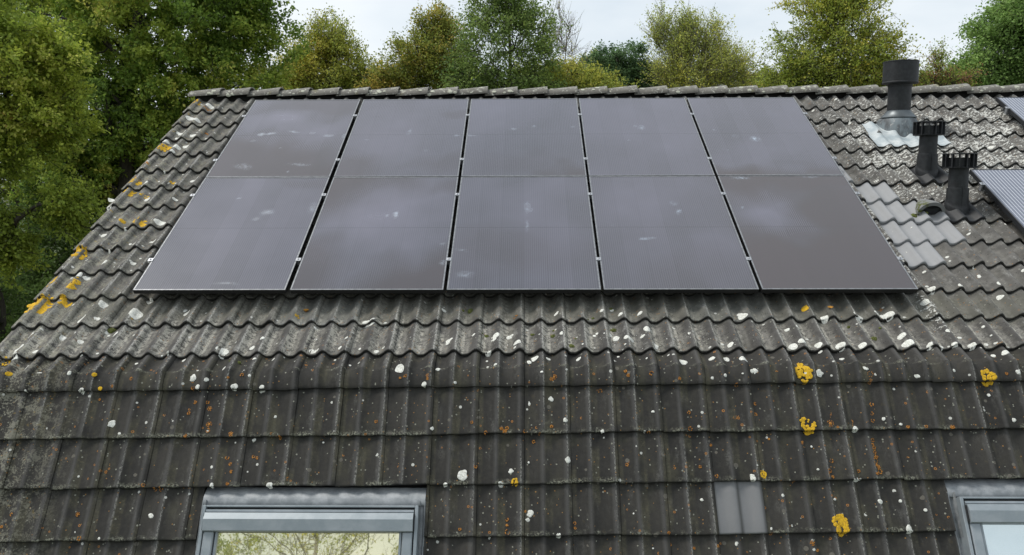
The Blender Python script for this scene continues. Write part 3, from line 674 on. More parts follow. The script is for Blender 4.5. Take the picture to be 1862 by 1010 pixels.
# ---------------------------------------------------------------- solar panels
M_FRAME_SHEEN = Mat('frame_top_sky_sheen', .33, .6); fn_ = M_FRAME_SHEEN.noise(M_FRAME_SHEEN.coord(), 40, 3)
M_FRAME_SHEEN.color(M_FRAME_SHEEN.mix((.22, .225, .235), (.33, .335, .345), fn_.step(.3, .7)))  # sky glint on the black frame's top faces, put into the base colour
M_FSIDE = Mat('black_frame_side', .45, .0, .4).color((.012, .012, .013))
M_ALU = Mat('aluminium_clamp', .4, .7); an = M_ALU.noise(M_ALU.coord(), 90, 3); M_ALU.color(M_ALU.mix((.35, .36, .38), (.5, .51, .53), an))
M_RAIL = Mat('black_rail', .5, .3).color((.05, .05, .055))
def line(M, v, w):                           # thin line at integer values of v, half-width w (in v units)
    f = (v+.5).frac()
    return (f-.5).abs().lt(w)
def cell_material():
    M = Mat('dusty_black_solar_glass', .3, spec=.55)
    (dust_sheen, brown, smud, _a), _ = M.attr('dust_sheen'); uv = M.uv('uv'); x, y, _z = M.xyz(uv)
    bus = ((x/.0165).frac()-.5).abs().step(.20, .30); cellx = line(M, (x-.012)/.185, .010); celly = line(M, (y-.012)/.0849, .012); mid = (y-.861).abs().lt(.0045)
    oi = M.nodes.new('ShaderNodeObjectInfo'); rr = X(M.m, oi.outputs['Random'])
    n1 = M.noise(M.scale(uv, (3, 3, 1)), 1, 5, .6); n2 = M.noise(uv, 150, 3, .7)
    cid = M.nodes.new('ShaderNodeTexWhiteNoise'); cid.noise_dimensions = '1D'; M.links.new((((x-.012)/.185).floor()+rr*37).s, cid.inputs['W']); cw = X(M.m, cid.outputs[0])
    c = M.mix((.018, .018, .024), (.030, .029, .040), cw)
    c = M.mix(c, (.13, .128, .135), bus*.3)
    hl = ((y/.0105).frac()-.5).abs().step(.3, .42)
    c = M.mix(c, (.012, .012, .014), (cellx*.4+mid*.75).clamp()*.8)
    c = M.mix(c, (.130, .124, .168), (dust_sheen*(.62+.25*n1+.2*(n2-.5))).clamp())
    c = M.mix(c, (.044, .029, .031), (brown*(.85+.2*n1)).clamp())
    c = M.mix(c, (.52, .62, .74), (smud*(.10+.9*M.noise(uv, 26, 5, .75, .5).step(.42, .62))).clamp()*.8)
    c = M.mul(c, .90+.10*bus+.08*(cw-.5)-.05*celly-.12*cellx-.25*mid)
    M.color(c).rough((.15+dust_sheen*.08+brown*.03+smud*.3+n1*.04)); M.b.inputs['IOR'].default_value = 1.85
    return M
M_CELL = cell_material()
def value_noise(nx, ny, r_, octs=3):
    out = np.zeros((ny, nx)); amp = 1.
    for o in range(octs):
        g = r_.random((3*2**o+3, 3*2**o+3)); yy = np.linspace(0, 2**o*3, ny)[:, None]; xx = np.linspace(0, 2**o*2.5, nx)[None]
        y0, x0 = yy.astype(int), xx.astype(int); fy, fx = yy-y0, xx-x0; fy = fy*fy*(3-2*fy); fx = fx*fx*(3-2*fx)
        v = g[y0, x0]*(1-fy)*(1-fx)+g[y0+1, x0]*fy*(1-fx)+g[y0, x0+1]*(1-fy)*fx+g[y0+1, x0+1]*fy*fx
        out += amp*(v-.5); amp *= .5
    return out
PW, PH, FT = 1.134, 1.722, .035
def panel(x0, s0, label, group, dustb, browns, lavs, smuds, seed):
    r_ = np.random.default_rng(seed)
    t = thing('solar_panel', tuple(up_pt(np.float64(x0), np.float64(s0), np.float64(-.035))), label, 'solar panel', group, (TH, 0, 0))
    f = MB(); w = .0105
    for a, b, c, d in ((0, PW, 0, w), (0, PW, PH-w, PH), (0, w, w, PH-w), (PW-w, PW, w, PH-w)):
        f.box(a, b, c, d, FT-.003, FT, 0)
        f.box(a+.0004, b-.0004, c+.0004, d-.0004, 0, FT-.003, 1)
    f.box(.004, PW-.004, .004, PH-.004, FT-.012, FT-.009, 1)
    f.build('frame', [M_FRAME_SHEEN, M_FSIDE], t)
    nx, ny = 60, 90; xs = np.linspace(w, PW-w, nx); ys = np.linspace(w, PH-w, ny)
    XX, YY = np.meshgrid(xs, ys); V = np.stack([XX, YY, np.full_like(XX, FT-.002)], -1).reshape(-1, 3)
    i = np.arange(ny-1)[:, None]*nx+np.arange(nx-1)[None]; F = np.stack([i, i+1, i+nx+1, i+nx], -1).reshape(-1, 4)
    me = bpy.data.meshes.new('glass'); fast_mesh(me, V, F)
    U, Vv = XX/PW, YY/PH; wob = value_noise(nx, ny, r_)*.22; wob2 = value_noise(nx, ny, r_)*.2
    def blob(L, soft):
        o = np.zeros_like(U)
        for u, v, ru, rv, k in L:
            d = np.sqrt(((U+wob-u)/ru)**2+((Vv+wob2-v)/rv)**2); o = np.maximum(o, k*np.clip((1.0-d)/soft+.5, 0, 1))
        return o
    br = blob(browns, .8); la = blob(lavs, 1.1)
    dust_sheen = np.clip(dustb*.75+.30*value_noise(nx, ny, r_, 4)+la*.75-br*.45+.18*Vv, 0, 1.3); br = np.clip(br*(1-la*.8), 0, 1)  # dust film, plus sky sheen towards the top put into its colour
    sm = np.zeros_like(U); w3 = value_noise(nx, ny, r_, 4)*.05
    for u, v, ru, rv, k in smuds:
        d = np.sqrt(((U+w3-u)/ru)**2+((Vv-w3-v)/rv)**2); sm = np.maximum(sm, k*np.clip(1.3-d, 0, 1)**1.3)
    A = np.stack([dust_sheen, br, sm, np.ones_like(sm)], -1).reshape(-1, 4)
    at_ = me.attributes.new('dust_sheen', 'FLOAT_COLOR', 'POINT'); at_.data.foreach_set('color', A.astype(np.float32).ravel())
    uvl = me.uv_layers.new(name='uv'); uvl.data.foreach_set('uv', V[:, :2][F.ravel()].astype(np.float32).ravel())
    me.materials.append(M_CELL.mat); me.update()
    g = bpy.data.objects.new('glass', me); COL.objects.link(g); g.parent = t
    return t
def clamp_mesh(mid=True):
    c = MB(); h = .020 if mid else .016
    c.box(-h, h, -.020, .020, FT+.0005, FT+.004, 0, bev=.001)
    c.box(-.0075, .0075, -.018, .018, -.03, FT, 0)
    c.lathe([(.0065, 0), (.0065, .005), (.004, .006)], (0, 0, FT+.004), 6, 0); c.lathe([(.003, 0), (.003, .0005)], (0, 0, FT+.0102), 6, 1)
    return c
c0 = None
def add_clamp(t, x, y):
    global c0
    if c0 is None: o = clamp_mesh().build('clamp', [M_ALU, M_BLACK], t); c0 = o
    else: o = c0.copy(); COL.objects.link(o); o.parent = t
    o.location = (x, y, 0); return o
GAP = .022
names = ['leftmost', 'second', 'middle', 'fourth', 'rightmost']
sp = {
 (1, 0): (.62, [(.35, .12, .8, .32, .75), (.75, .9, .5, .15, .4)], [(.3, .68, .22, .12, .9), (.72, .5, .3, .2, .7), (.2, .4, .14, .1, .4)], [(.26, .50, .035, .018, .9), (.35, .50, .05, .016, .9), (.54, .53, .05, .012, .5), (.68, .54, .02, .01, .7), (.83, .51, .05, .02, .6), (.97, .5, .02, .04, .5), (.7, .15, .09, .012, .35), (.22, .42, .03, .01, .5), (.5, .32, .01, .006, .8), (.25, .12, .07, .03, .3), (.62, .08, .012, .006, .7)]),
 (1, 1): (.68, [(.05, .08, .3, .2, .5), (.95, .15, .3, .12, .3), (.95, .75, .15, .1, .3)], [(.3, .5, .3, .25, .4)], [(.5, .55, .02, .05, .3), (.95, .48, .03, .01, .5), (.15, .45, .02, .01, .4), (.7, .3, .02, .01, .3)]),
 (1, 2): (.66, [(1.0, .0, .28, .12, .6), (.5, .1, .4, .12, .2)], [(.3, .8, .4, .2, .35)], [(.4, .58, .03, .015, .5), (.58, .61, .02, .02, .4), (.06, .47, .05, .01, .4), (.93, .6, .02, .01, .3)]),
 (1, 3): (.70, [], [(.5, .6, .4, .3, .35)], [(.5, .6, .03, .03, .6), (.45, .62, .02, .01, .4), (.38, .42, .02, .008, .25)]),
 (1, 4): (.70, [(.1, .02, .4, .12, .9), (.75, .03, .3, .05, .5)], [(.4, .25, .3, .12, .4)], [(.45, .42, .04, .035, .75), (.12, .55, .01, .01, .5), (.3, .45, .03, .02, .2), (.17, .3, .008, .006, .8)]),
 (0, 0): (.60, [(.9, .98, .3, .06, .2)], [(.5, .6, .5, .4, .25)], [(.62, .66, .05, .03, .45), (.56, .60, .03, .02, .35), (.35, .8, .02, .01, .3), (.6, .04, .08, .01, .3), (.95, .7, .03, .05, .3)]),
 (0, 1): (.46, [(.12, .95, .5, .28, .85), (.0, .1, .22, .3, .7), (.85, .03, .42, .26, .8), (.95, .95, .25, .1, .4)], [(.45, .62, .42, .38, .9), (.3, .3, .35, .3, .4)], [(.58, .615, .015, .03, .95), (.52, .6, .006, .01, .6), (.96, .35, .02, .01, .5), (.98, .2, .02, .02, .4)]),
 (0, 2): (.47, [(.4, .3, .5, .2, .25), (.1, .2, .2, .2, .2)], [(.6, .6, .3, .3, .35)], [(.53, .68, .02, .06, .5), (.55, .66, .015, .02, .5), (.52, .52, .01, .05, .3), (.1, .12, .06, .03, .3), (.07, .3, .04, .008, .35)]),
 (0, 3): (.50, [(.7, .1, .4, .2, .15)], [(.45, .8, .4, .3, .35), (.9, .3, .2, .3, .3)], [(.6, .67, .02, .03, .8), (.58, .75, .03, .02, .3), (.36, .38, .05, .012, .8), (.42, .385, .02, .008, .8), (.15, .5, .02, .005, .3)]),
 (0, 4): (.30, [(.5, .2, .9, .35, .9), (.6, .88, .7, .14, .85), (.9, .5, .4, .4, .8)], [(.32, .62, .24, .18, 1.)], [(.18, .97, .07, .012, .7), (.75, .97, .07, .012, .5), (.07, .7, .01, .01, .5)])}
for row in (0, 1):
    for i in range(5):
        d = sp[(row, i)]
        x0 = i*(PW+GAP)+(-.018, -.004, 0, 0, .002)[i]
        extra = {(0, 4): ', browned by dirt', (1, 0): ', smeared with pale blotches', (0, 1): ', with a clean round patch in brown film'}.get((row, i), '')
        t = panel(x0, row*(PH+.012), f'{names[i]} black solar panel of the {"upper" if row else "lower"} row{extra}', 'black solar panels on the upper slope', *d, seed=10*row+i+1)
        for cy in ((3.045, 2.062) if row else (1.402, .395)):
            y = cy-row*(PH+.012)
            add_clamp(t, PW+GAP/2, y)
            if i == 0: add_clamp(t, -GAP/2, y)
for k, s in enumerate((.395, 1.402, 2.062, 3.045)):
    m = MB(); m.box(-.05, 5*(PW+GAP)+.03, s-.02, s+.02, 0, .038, bev=.002)
    for xx in np.arange(.35, 5.7, .9): m.box(xx-.015, xx+.015, s-.06, s-.015, -.05, .006)
    o = auto_smooth(m.build('mounting_rail', M_RAIL)); o.location = up_pt(np.float64(0), np.float64(0), np.float64(-.075)); o.rotation_euler = (TH, 0, 0)
    tag(o, ('lowest', 'second lowest', 'second highest', 'highest')[k]+' mounting rail under the black solar panels, seen in their gaps', 'rail', 'rails under the black solar panels')
# older framed panels at the right edge
M_OLD = Mat('silver_striped_solar_glass', .22, spec=.6); uo = M_OLD.coord(); xo, yo, zo = M_OLD.xyz(uo)
c = M_OLD.mix((.13, .145, .19), (.19, .20, .25), M_OLD.noise(uo, 3, 4)); st = (((xo-.02)/.0312).frac()-.5).abs().lt(.085)
c = M_OLD.mix(c, (.62, .64, .68), st*.85); c = M_OLD.mix(c, (.5, .5, .54), line(M_OLD, (yo-.02)/.1615, .012)*.25); M_OLD.color(c)
for x0, s1, lb in ((7.895, 3.434, 'silver striped solar panel near the ridge at the right edge of the view'), (6.925, 1.831, 'silver striped solar panel beside the lower black vent pipe')):
    w_, h_ = .99, 1.65
    t = thing('solar_panel', tuple(up_pt(np.float64(x0), np.float64(s1-h_), np.float64(-.04))), lb, 'solar panel', 'silver striped solar panels at the right', (TH, 0, 0))
    f = MB(); b = .012
    for a, e, c_, d in ((0, w_, 0, b), (0, w_, h_-b, h_), (0, b, b, h_-b), (w_-b, w_, b, h_-b)): f.box(a, e, c_, d, 0, .04, bev=.001)
    f.box(.004, w_-.004, .004, h_-.004, .020, .024)
    f.build('frame', Mat('black_frame', .4).color((.02, .021, .024)), t)
    g = MB(); g.box(b, w_-b, b, h_-b, .033, .037); g.build('glass', M_OLD, t)
    for y in (h_-.27, .3): o = add_clamp(t, -.008, y); o.location.z = .004

# ---------------------------------------------------------------- flue, vents, zinc sheet
def base_pt(x, s, n=-.12): return Vector([float(a) for a in up_pt(np.float64(x), np.float64(s), np.float64(n))])
M_LEAD = Mat('weathered_lead', .6, .1); ln = M_LEAD.noise(M_LEAD.coord(), 22, 5, .7); l2 = M_LEAD.noise(M_LEAD.scale(M_LEAD.coord(), (1, 1, .3), (3, 1, 2)), 9, 4, .6)
M_LEAD.color(M_LEAD.mix(M_LEAD.mix((.07, .075, .08), (.17, .20, .215), l2.step(.4, .6)), (.42, .42, .40), ln.step(.58, .66)*.7)).bump(ln, .004)
t = thing('flue_pipe', base_pt(6.735, 2.98, -.18), 'tall black flue pipe with wide drum cap rising above the ridge line', 'flue')
m = MB(); m.lathe([(.112, .10), (.112, .455), (.118, .458), (.118, .472), (.125, .480)], n=48); auto_smooth(m.build('pipe', M_DARK, t))
m = MB(); m.lathe([(.124, .478), (.166, .484), (.173, .490), (.173, .500), (.169, .504), (.169, .695), (.172, .699), (.172, .708), (.166, .710), (.160, .706), (.160, .640)], n=56, cap=(False, True)); auto_smooth(m.build('cap', M_DARK, t))
M_APR = Mat('grey_metal_collar', .4, .4); M_APR.color(M_APR.mix((.07, .08, .085), (.15, .17, .18), M_APR.noise(M_APR.coord(), 16, 4)))
m = MB(); m.lathe([(.114, .215), (.120, .214), (.122, .203), (.160, .158), (.174, .146), (.174, .140), (.150, .150), (.112, .19)], n=48, cap=(False, False)); auto_smooth(m.build('collar', M_APR, t))
m = MB(); n = 48; rings = []
bp = base_pt(6.735, 2.98, -.18)
for q in np.linspace(0, 1, 9):
    rr_ = .135+.07*q**.75; G = []
    for i in range(n+1):
        a = 2*math.pi*i/n; xx, yy = rr_*math.cos(a), rr_*math.sin(a)*(1+.10*q)-.02*q
        zt = .150; zb = yy*math.tan(TH)+.060+.010*math.sin(a*5)
        G.append((xx, yy, zt*(1-q**1.8)+zb*q**1.8))
    rings.append(G)
rings.append([(x*1.06, y*1.06, z-.03) for x, y, z in rings[-1]])
m.sheet(rings[::-1]); auto_smooth(m.build('lead_base', M_LEAD, t), 60)
M_ZS = Mat('pale_zinc_sheet', .6, .0); z1 = M_ZS.noise(M_ZS.coord(), 9, 5, .6); z2 = M_ZS.noise(M_ZS.coord(), 45, 4, .7)
M_ZS.color(M_ZS.mix(M_ZS.mix((.34, .39, .41), (.52, .55, .55), z1.step(.35, .65)), (.30, .33, .30), z2.step(.56, .72)*.6)).rough(.35+z1*.3)
m = MB(); G = []; nxs = 70
for v in np.linspace(0, 1, 15):
    row = []
    for i in range(nxs):
        u = i/(nxs-1); xl = 6.345+.035*v; x = xl+(7.075-xl)*u
        top = 3.06-.25*max(0, (u-.25))*1.0; bot = 2.505+.012*math.sin(u*9)+.02*u
        s = bot+(top-bot)*v
        nn_ = float(up_h(x, max(s, float(s_edge(9, x))+.002))) if v > .12 else float(up_h(x, float(s_edge(9, x))+.004))
        d = math.hypot(x-6.735, (s-2.90))
        row.append(tuple(up_pt(np.float64(x), np.float64(s), np.float64(nn_*.55+(NB+.058)*.45+.010+.012*max(0, 1-d/.3)+.003*math.sin(u*40+v*9)))))
    G.append(row)
m.sheet(G); zo_ = auto_smooth(m.build('zinc_flashing', M_ZS, t), 60)
zo_.matrix_parent_inverse = Matrix.Translation(t.location).inverted(); zo_['label'] = 'pale blue-grey zinc sheet dressed over the tiles'
# dark tiles that carry the vent pipes
def vent(x, s, k, label):
    t = thing('vent_pipe', base_pt(x, s, -.115), label, 'vent pipe', 'black slatted vent pipes on the roof')
    m = MB(); m.lathe([(.079, .03), (.079, .325)], n=40); auto_smooth(m.build('pipe', M_DARK, t))
    m = MB(); n = 40; R_ = []
    prof = [(.083, .150), (.088, .148), (.089, .075)]
    for r, z in prof: R_.append([(r*math.cos(2*math.pi*i/n), r*math.sin(2*math.pi*i/n), z) for i in range(n+1)])
    for r, dz in ((.090, .030), (.091, .012), (.094, .002), (.097, -.006), (.097, -.05)):
        R_.append([(r*math.cos(2*math.pi*i/n), r*math.sin(2*math.pi*i/n), min(.047, r*math.sin(2*math.pi*i/n)*math.tan(TH)+dz+.022)) for i in range(n+1)])
    m.sheet(R_[::-1]); m.box(-.004, .004, -.094, -.086, .0, .148); auto_smooth(m.build('base_collar', M_DARK, t), 45)
    m = MB()
    m.lathe([(.079, .318), (.132, .320), (.134, .328), (.100, .332), (.100, .408), (.03, .412)], n=40)
    m.lathe([(.128, .438), (.137, .438), (.137, .446), (.128, .446), (.0, .447)], n=40, cap=(False, False))
    for i in range(14):
        a = 2*math.pi*(i+.5)/14; c_, s_ = math.cos(a), math.sin(a); w_ = .0045; P = []
        for z in (.322, .442):
            for rr_, ww in ((.106, w_), (.137, w_), (.137, -w_), (.106, -w_)): P.append((rr_*c_-ww*s_, rr_*s_+ww*c_, z))
        m.add(P, [(3, 2, 1, 0), (4, 5, 6, 7), (0, 1, 5, 4), (1, 2, 6, 5), (2, 3, 7, 6), (3, 0, 4, 7)])
    auto_smooth(m.build('slatted_cap', M_DARK, t))
    B = Tiles(); tile(B, SEAM+TW*21, SEAM+TW*22, ROWS, 'up', k, .5, tilt=0., dn=.006)
    o = B.build('base_tile', M_DARK, t); o.matrix_parent_inverse = Matrix.Translation(t.location).inverted()
    return t
vent(6.645, 2.03, 7, 'black slatted vent pipe directly below the zinc sheet, the higher of two')
vent(6.655, 1.39, 5, 'black slatted vent pipe beside the hooded grey tile, the lower of two')
# fallen leaves
M_LEAF = Mat('dry_leaf', .7).color((.42, .20, .02))
for x, s, lb in ((1.262, -.06, 'small orange leaf lying in a pan under the left solar panels'), (5.11, -.10, 'yellow curled leaf on the tiles under the rightmost solar panel')):
    m = MB(); z = float(up_h(x, s))+.005
    pts = [(-.022, 0), (-.012, .010), (0, .013), (.013, .009), (.024, 0), (.012, -.010), (0, -.014), (-.012, -.009)]
    V = [tuple(up_pt(np.float64(x+a), np.float64(s+b), np.float64(z+.006*abs(b)/.014+.005*abs(a)/.02))) for a, b in pts]; V.append(tuple(up_pt(np.float64(x), np.float64(s), np.float64(z))))
    m.add(V, [(i, (i+1) % 8, 8) for i in range(8)]); V2 = [tuple(np.array(v)-Nv*.0012) for v in V]; m.add(V2, [((i+1) % 8, i, 8) for i in range(8)])
    tag(m.build('fallen_leaf', M_LEAF), lb, 'leaf')
# ---------------------------------------------------------------- ground
M_GR = Mat('grass_ground', .95); gc = M_GR.coord(); M_GR.color(M_GR.mix(M_GR.mix((.035, .05, .015), (.07, .085, .025), M_GR.noise(gc, .6, 6)), (.09, .07, .04), M_GR.noise(gc, .13, 4).step(.5, .65)*.6))
n_ = 60; gxs = np.sign(np.linspace(-1, 1, n_))*np.abs(np.linspace(-1, 1, n_))**2.2*900
GV = [(x, y+5, GZ+.25*math.sin(x*.21)*math.cos(y*.17)*min(1, max(0, (math.hypot(x-5, y)-16)/10))) for y in gxs for x in gxs]
tag(mesh('ground', GV, [(j*n_+i, j*n_+i+1, (j+1)*n_+i+1, (j+1)*n_+i) for j in range(n_-1) for i in range(n_-1)], M_GR, None, True), kind='structure')

# ---------------------------------------------------------------- trees
CX, CY, CZ = 2.8912, -6.0659, .83344
def foliage_material():
    M = Mat('foliage', .6, spec=.3)
    n = M.nodes.new('ShaderNodeAttribute'); n.attribute_name = 'leafcol'
    tr = M.nodes.new('ShaderNodeBsdfTranslucent'); mxs = M.nodes.new('ShaderNodeMixShader'); mxs.inputs[0].default_value = .45
    out = M.nodes['Material Output']
    M.links.new(n.outputs['Color'], M.b.inputs['Base Color']); M.links.new(n.outputs['Color'], tr.inputs['Color'])
    M.links.new(M.b.outputs[0], mxs.inputs[1]); M.links.new(tr.outputs[0], mxs.inputs[2]); M.links.new(mxs.outputs[0], out.inputs[0]); return M
M_FOL = foliage_material()
def bark(c1, c2, nm):
    m = Mat(nm, .95); c = m.coord(); n = m.noise(m.scale(c, (8, 8, 1.6)), 1.4, 5, .7); m.color(m.mix(c1, c2, n.step(.35, .65))).bump(n, .02); return m
BARK = bark((.035, .03, .024), (.085, .075, .06), 'bark'); BARKP = bark((.20, .18, .15), (.32, .29, .25), 'pale_twig_bark')
def w_at(px, py, Y):                         # plan measured on the photograph, turned into metres once
    a = math.atan((px-931)/1513.17)-.01614
    return (CX+Y*math.tan(a), CY+Y, CZ+Y*math.tan(math.atan((505-py)/1513.17)-.12218))
def tree(name, label, cat, group, Y, blobs, trunk_px, trunk_r, pal, ncl, nleaf, lsize, seed, twig=(.35, 3), up=.3, outw=.6, jit=.10, barkm=None, density=1., dep=None, bare=0., lean=0.):
    r = np.random.default_rng(seed); B = []; ncl = int(ncl*1.7); nleaf = int(nleaf*.62); jit *= .62; twig = (twig[0]*.78, twig[1])
    for px, py, rx, ry in blobs:
        c = np.array(w_at(px, py, Y)); ax, az = rx*Y/1513., ry*Y/1513.
        B.append((c, np.array([ax, dep if dep else (ax+az)/2, az])))
    vol = np.array([b[1].prod()**(.75) for b in B]); vol /= vol.sum()
    pts = []; hues = []
    per = (r.multinomial(ncl, vol))
    for (c, rad), m in zip(B, per):
        d = r.normal(size=(m, 3)); d /= np.linalg.norm(d, axis=1)[:, None]
        lump = 1+.16*np.sin(d[:, 0]*5+seed)+.12*np.sin(d[:, 2]*7+seed*2)+.10*np.sin(d[:, 1]*6+d[:, 0]*4)
        q = r.random(m)**.42*lump
        pts.append(c+d*rad*q[:, None]); hues.append(r.normal(size=m))
    pts = np.concatenate(pts); hue = np.concatenate(hues)
    cc = sum(b[0]*v for b, v in zip(B, vol)); zt = max(b[0][2]+b[1][2]*.8 for b in B); zb = min(b[0][2]-b[1][2] for b in B)
    zb = max(zb, GZ+1.2)
    tx = w_at(trunk_px, 300, Y)[0]; root = np.array([tx, CY+Y, GZ-.1])
    t = thing(name, tuple(root), label, cat, group)
    # skeleton
    M_ = MB(); nk = 14; tr = []
    topx = cc.copy(); topx[2] = zt*.72+cc[2]*.28
    for i in range(nk):
        f = i/(nk-1); p = root*(1-f)+topx*f; w = math.sin(f*5+seed)*.18+math.sin(f*11+seed*3)*.07
        ff = f**1.5; p = np.array([root[0]*(1-ff)+topx[0]*ff+w*f, root[1]*(1-ff)+topx[1]*ff+w*.7*f, root[2]*(1-f)+topx[2]*f]); tr.append(p)
    rads = [trunk_r*(1.25 if i == 0 else 1)*(1-.80*(i/(nk-1))) for i in range(nk)]
    M_.tube([p-root for p in tr], rads, 10)
    trn = np.array(tr); nodes = [(p, rr) for p, rr in zip(tr, rads) if p[2] > zb]
    nl = max(7, int(ncl**.5*.9)); idx = r.permutation(len(pts))[:nl]; NP = [n[0] for n in nodes]; NR = [n[1] for n in nodes]
    for i in idx:
        e = pts[i]; h = e[2]-.55*np.linalg.norm((e-cc)[:2])-.3; k = int(np.argmin(np.abs(trn[:, 2]-max(h, zb)))); s = trn[k]; r0 = rads[k]*.55
        P = []; m = 9; side = r.normal(size=3)*.10*np.linalg.norm(e-s)
        for j in range(m):
            f = j/(m-1); p = s+(e-s)*f+np.array([0, 0, .12*np.linalg.norm((e-s)[:2])*math.sin(f*math.pi)])+side*math.sin(f*math.pi)*(.7+.3*math.sin(f*7))+r.normal(size=3)*.03*(0 < j); P.append(p)
        R0 = [max(.012, r0*(1-.85*j/(m-1))) for j in range(m)]
        M_.tube([p-root for p in P], R0, 6)
        NP += P[1:]; NR += R0[1:]
    NPa = np.array(NP); NRa = np.array(NR)
    order = np.argsort(np.linalg.norm(pts-cc, axis=1))
    for i in order:
        e = pts[i]; D = np.linalg.norm(NPa-e, axis=1)+(NPa[:, 2] > e[2]+.2)*.5; k = int(np.argmin(D)); s = NPa[k]; L = np.linalg.norm(e-s)
        if L < .05: continue
        side = r.normal(size=3)*.12*L; m = 4
        P = [s+(e-s)*f+side*math.sin(f*math.pi) for f in np.linspace(0, 1, m)]; r0 = min(NRa[k]*.6, .012+.02*L)
        M_.tube([p-root for p in P], [max(.005, r0*(1-.7*f)) for f in np.linspace(0, 1, m)], 4)
        NPa = np.concatenate([NPa, P[1:3]]); NRa = np.concatenate([NRa, [r0*.7, r0*.5]])
    # twigs
    tl, tn = twig; n = len(pts); outd = (pts-cc); outd /= (np.linalg.norm(outd, axis=1)[:, None]+1e-6)
    d = outd[:, None]*outw+np.array([0, 0, up])+r.normal(size=(n, tn, 3))*.55; d /= np.linalg.norm(d, axis=2)[..., None]
    L = tl*r.uniform(.6, 1.4, (n, tn)); st = pts[:, None]+0*d
    for i in range(n):
        for k in range(min(tn, 3)):
            a = st[i, k]-root; M_.tube([a, a+d[i, k]*L[i, k]*.55+r.normal(size=3)*.02, a+d[i, k]*L[i, k]*1.05+np.array([0, 0, lean*L[i, k]])], [.0065, .0045, .002], 3)
    M_.build('trunk', barkm or BARK, t, True)
    if nleaf:
        keep = r.random(n) > bare
        m = nleaf; ci = np.repeat(np.arange(n)[keep], int(m*2.1)); N = len(ci)
        dens = np.clip(r.normal(1, .35, n), .3, 1.6)[ci]; sel = r.random(N) < dens*.8; ci = ci[sel]; N = len(ci)
        tk = r.integers(0, tn, N); f = r.random(N)**.8*1.05
        dd = d[ci, tk]; LL = L[ci, tk]
        p = pts[ci]+dd*(LL*f)[:, None]+r.normal(size=(N, 3))*jit*np.array([1, 1, .75]); p[:, 2] += lean*LL*f*f
        ax = r.normal(size=(N, 3))+dd*.8; ax[:, 2] -= .25; ax /= np.linalg.norm(ax, axis=1)[:, None]
        nr = r.normal(size=(N, 3))*.8+np.array([0, 0, .9]); bx = np.cross(ax, nr); bx /= (np.linalg.norm(bx, axis=1)[:, None]+1e-6); up_ = np.cross(bx, ax)
        s = lsize*.78*r.uniform(.6, 1.35, N)[:, None]
        V = np.stack([p, p+ax*s*.55+bx*s*.34+up_*s*.10, p+ax*s*1.05-up_*s*.05, p+ax*s*.5-bx*s*.34+up_*s*.10], 1)-root
        F = np.arange(N*4).reshape(N, 4); me = bpy.data.meshes.new('crown'); fast_mesh(me, V.reshape(-1, 3), F)
        PC = np.array([q[:3] for q in pal]); PWt = np.array([q[3] for q in pal]); PWt = PWt/PWt.sum()
        # each clump leans to one hue, each leaf wanders from it
        cum = np.cumsum(PWt); zc_ = (pts[:, 2]-pts[:, 2].min())/(np.ptp(pts[:, 2])+1e-6)
        big = .5+.5*np.sin(pts[:, 0]*1.1+seed)*np.cos(pts[:, 2]*1.3+seed*2)
        u_ = np.clip(.55*r.random(n)+.45*big, 0, .999)[ci]*.72+r.random(N)*.28
        C = PC[np.minimum(np.searchsorted(cum, u_), len(pal)-1)]*3.0*r.uniform(.72, 1.3, N)[:, None]*np.array([1.0, 1.02, 1.0])
        C = np.concatenate([C, np.ones((N, 1))], 1); a = me.attributes.new('leafcol', 'FLOAT_COLOR', 'POINT'); a.data.foreach_set('color', np.repeat(C, 4, 0).astype(np.float32).ravel())
        me.materials.append(M_FOL.mat); me.update()
        o = bpy.data.objects.new('crown', me); COL.objects.link(o); o.parent = t
    return t
OAKP = [(.05, .065, .014, 2), (.095, .12, .020, 4), (.145, .165, .026, 3), (.19, .19, .045, 1.6), (.24, .17, .05, .5)]
OAKB = [(.04, .062, .014, 2), (.075, .11, .020, 3.4), (.13, .155, .028, 3), (.19, .18, .04, 1.8), (.20, .12, .035, .5)]
DKP = [(.025, .045, .012, 3), (.045, .07, .018, 3), (.075, .10, .025, 1)]
YEL = [(.07, .09, .02, 2.4), (.13, .145, .03, 3), (.19, .18, .035, 2.2), (.25, .21, .045, .8), (.20, .13, .05, .7)]
ORG = [(.06, .08, .02, 3), (.11, .12, .025, 3), (.19, .15, .035, 2), (.22, .13, .035, 1), (.16, .08, .03, .4)]
GRN = [(.04, .065, .018, 2), (.08, .11, .03, 3), (.13, .16, .04, 2), (.20, .17, .06, .5)]
BGR = [(.05, .08, .025, 2), (.075, .115, .033, 3), (.105, .15, .045, 3), (.15, .19, .055, 1)]
BLG = [(.03, .055, .025, 3), (.05, .08, .035, 3), (.09, .12, .05, 1)]
WIL = [(.08, .10, .03, 2), (.16, .17, .04, 3), (.25, .23, .05, 2), (.34, .20, .05, 1)]
G1 = 'oaks left of the house'; G2 = 'garden trees behind the ridge'
tree('oak_tree', 'large green oak filling the upper left, its crown edge against the sky', 'tree', G1, 20.5,
     [(300, 70, 165, 150), (420, 110, 118, 120), (200, 240, 150, 120), (330, 200, 110, 90), (120, 290, 90, 80), (440, -60, 75, 110), (300, -150, 200, 130), (455, 30, 72, 85), (190, 60, 130, 150)], 210, .30, OAKB, 620, 150, .105, 3, (.45, 4), jit=.13)
tree('oak_tree', 'nearer green oak at the left edge with low boughs beside the verge', 'tree', G1, 15,
     [(-40, 260, 120, 110), (10, 440, 52, 70), (130, 370, 62, 52), (-60, 60, 130, 140), (95, 210, 80, 60), (60, 120, 110, 90)], -60, .26, OAKP, 400, 150, .085, 8, (.36, 4), jit=.10)
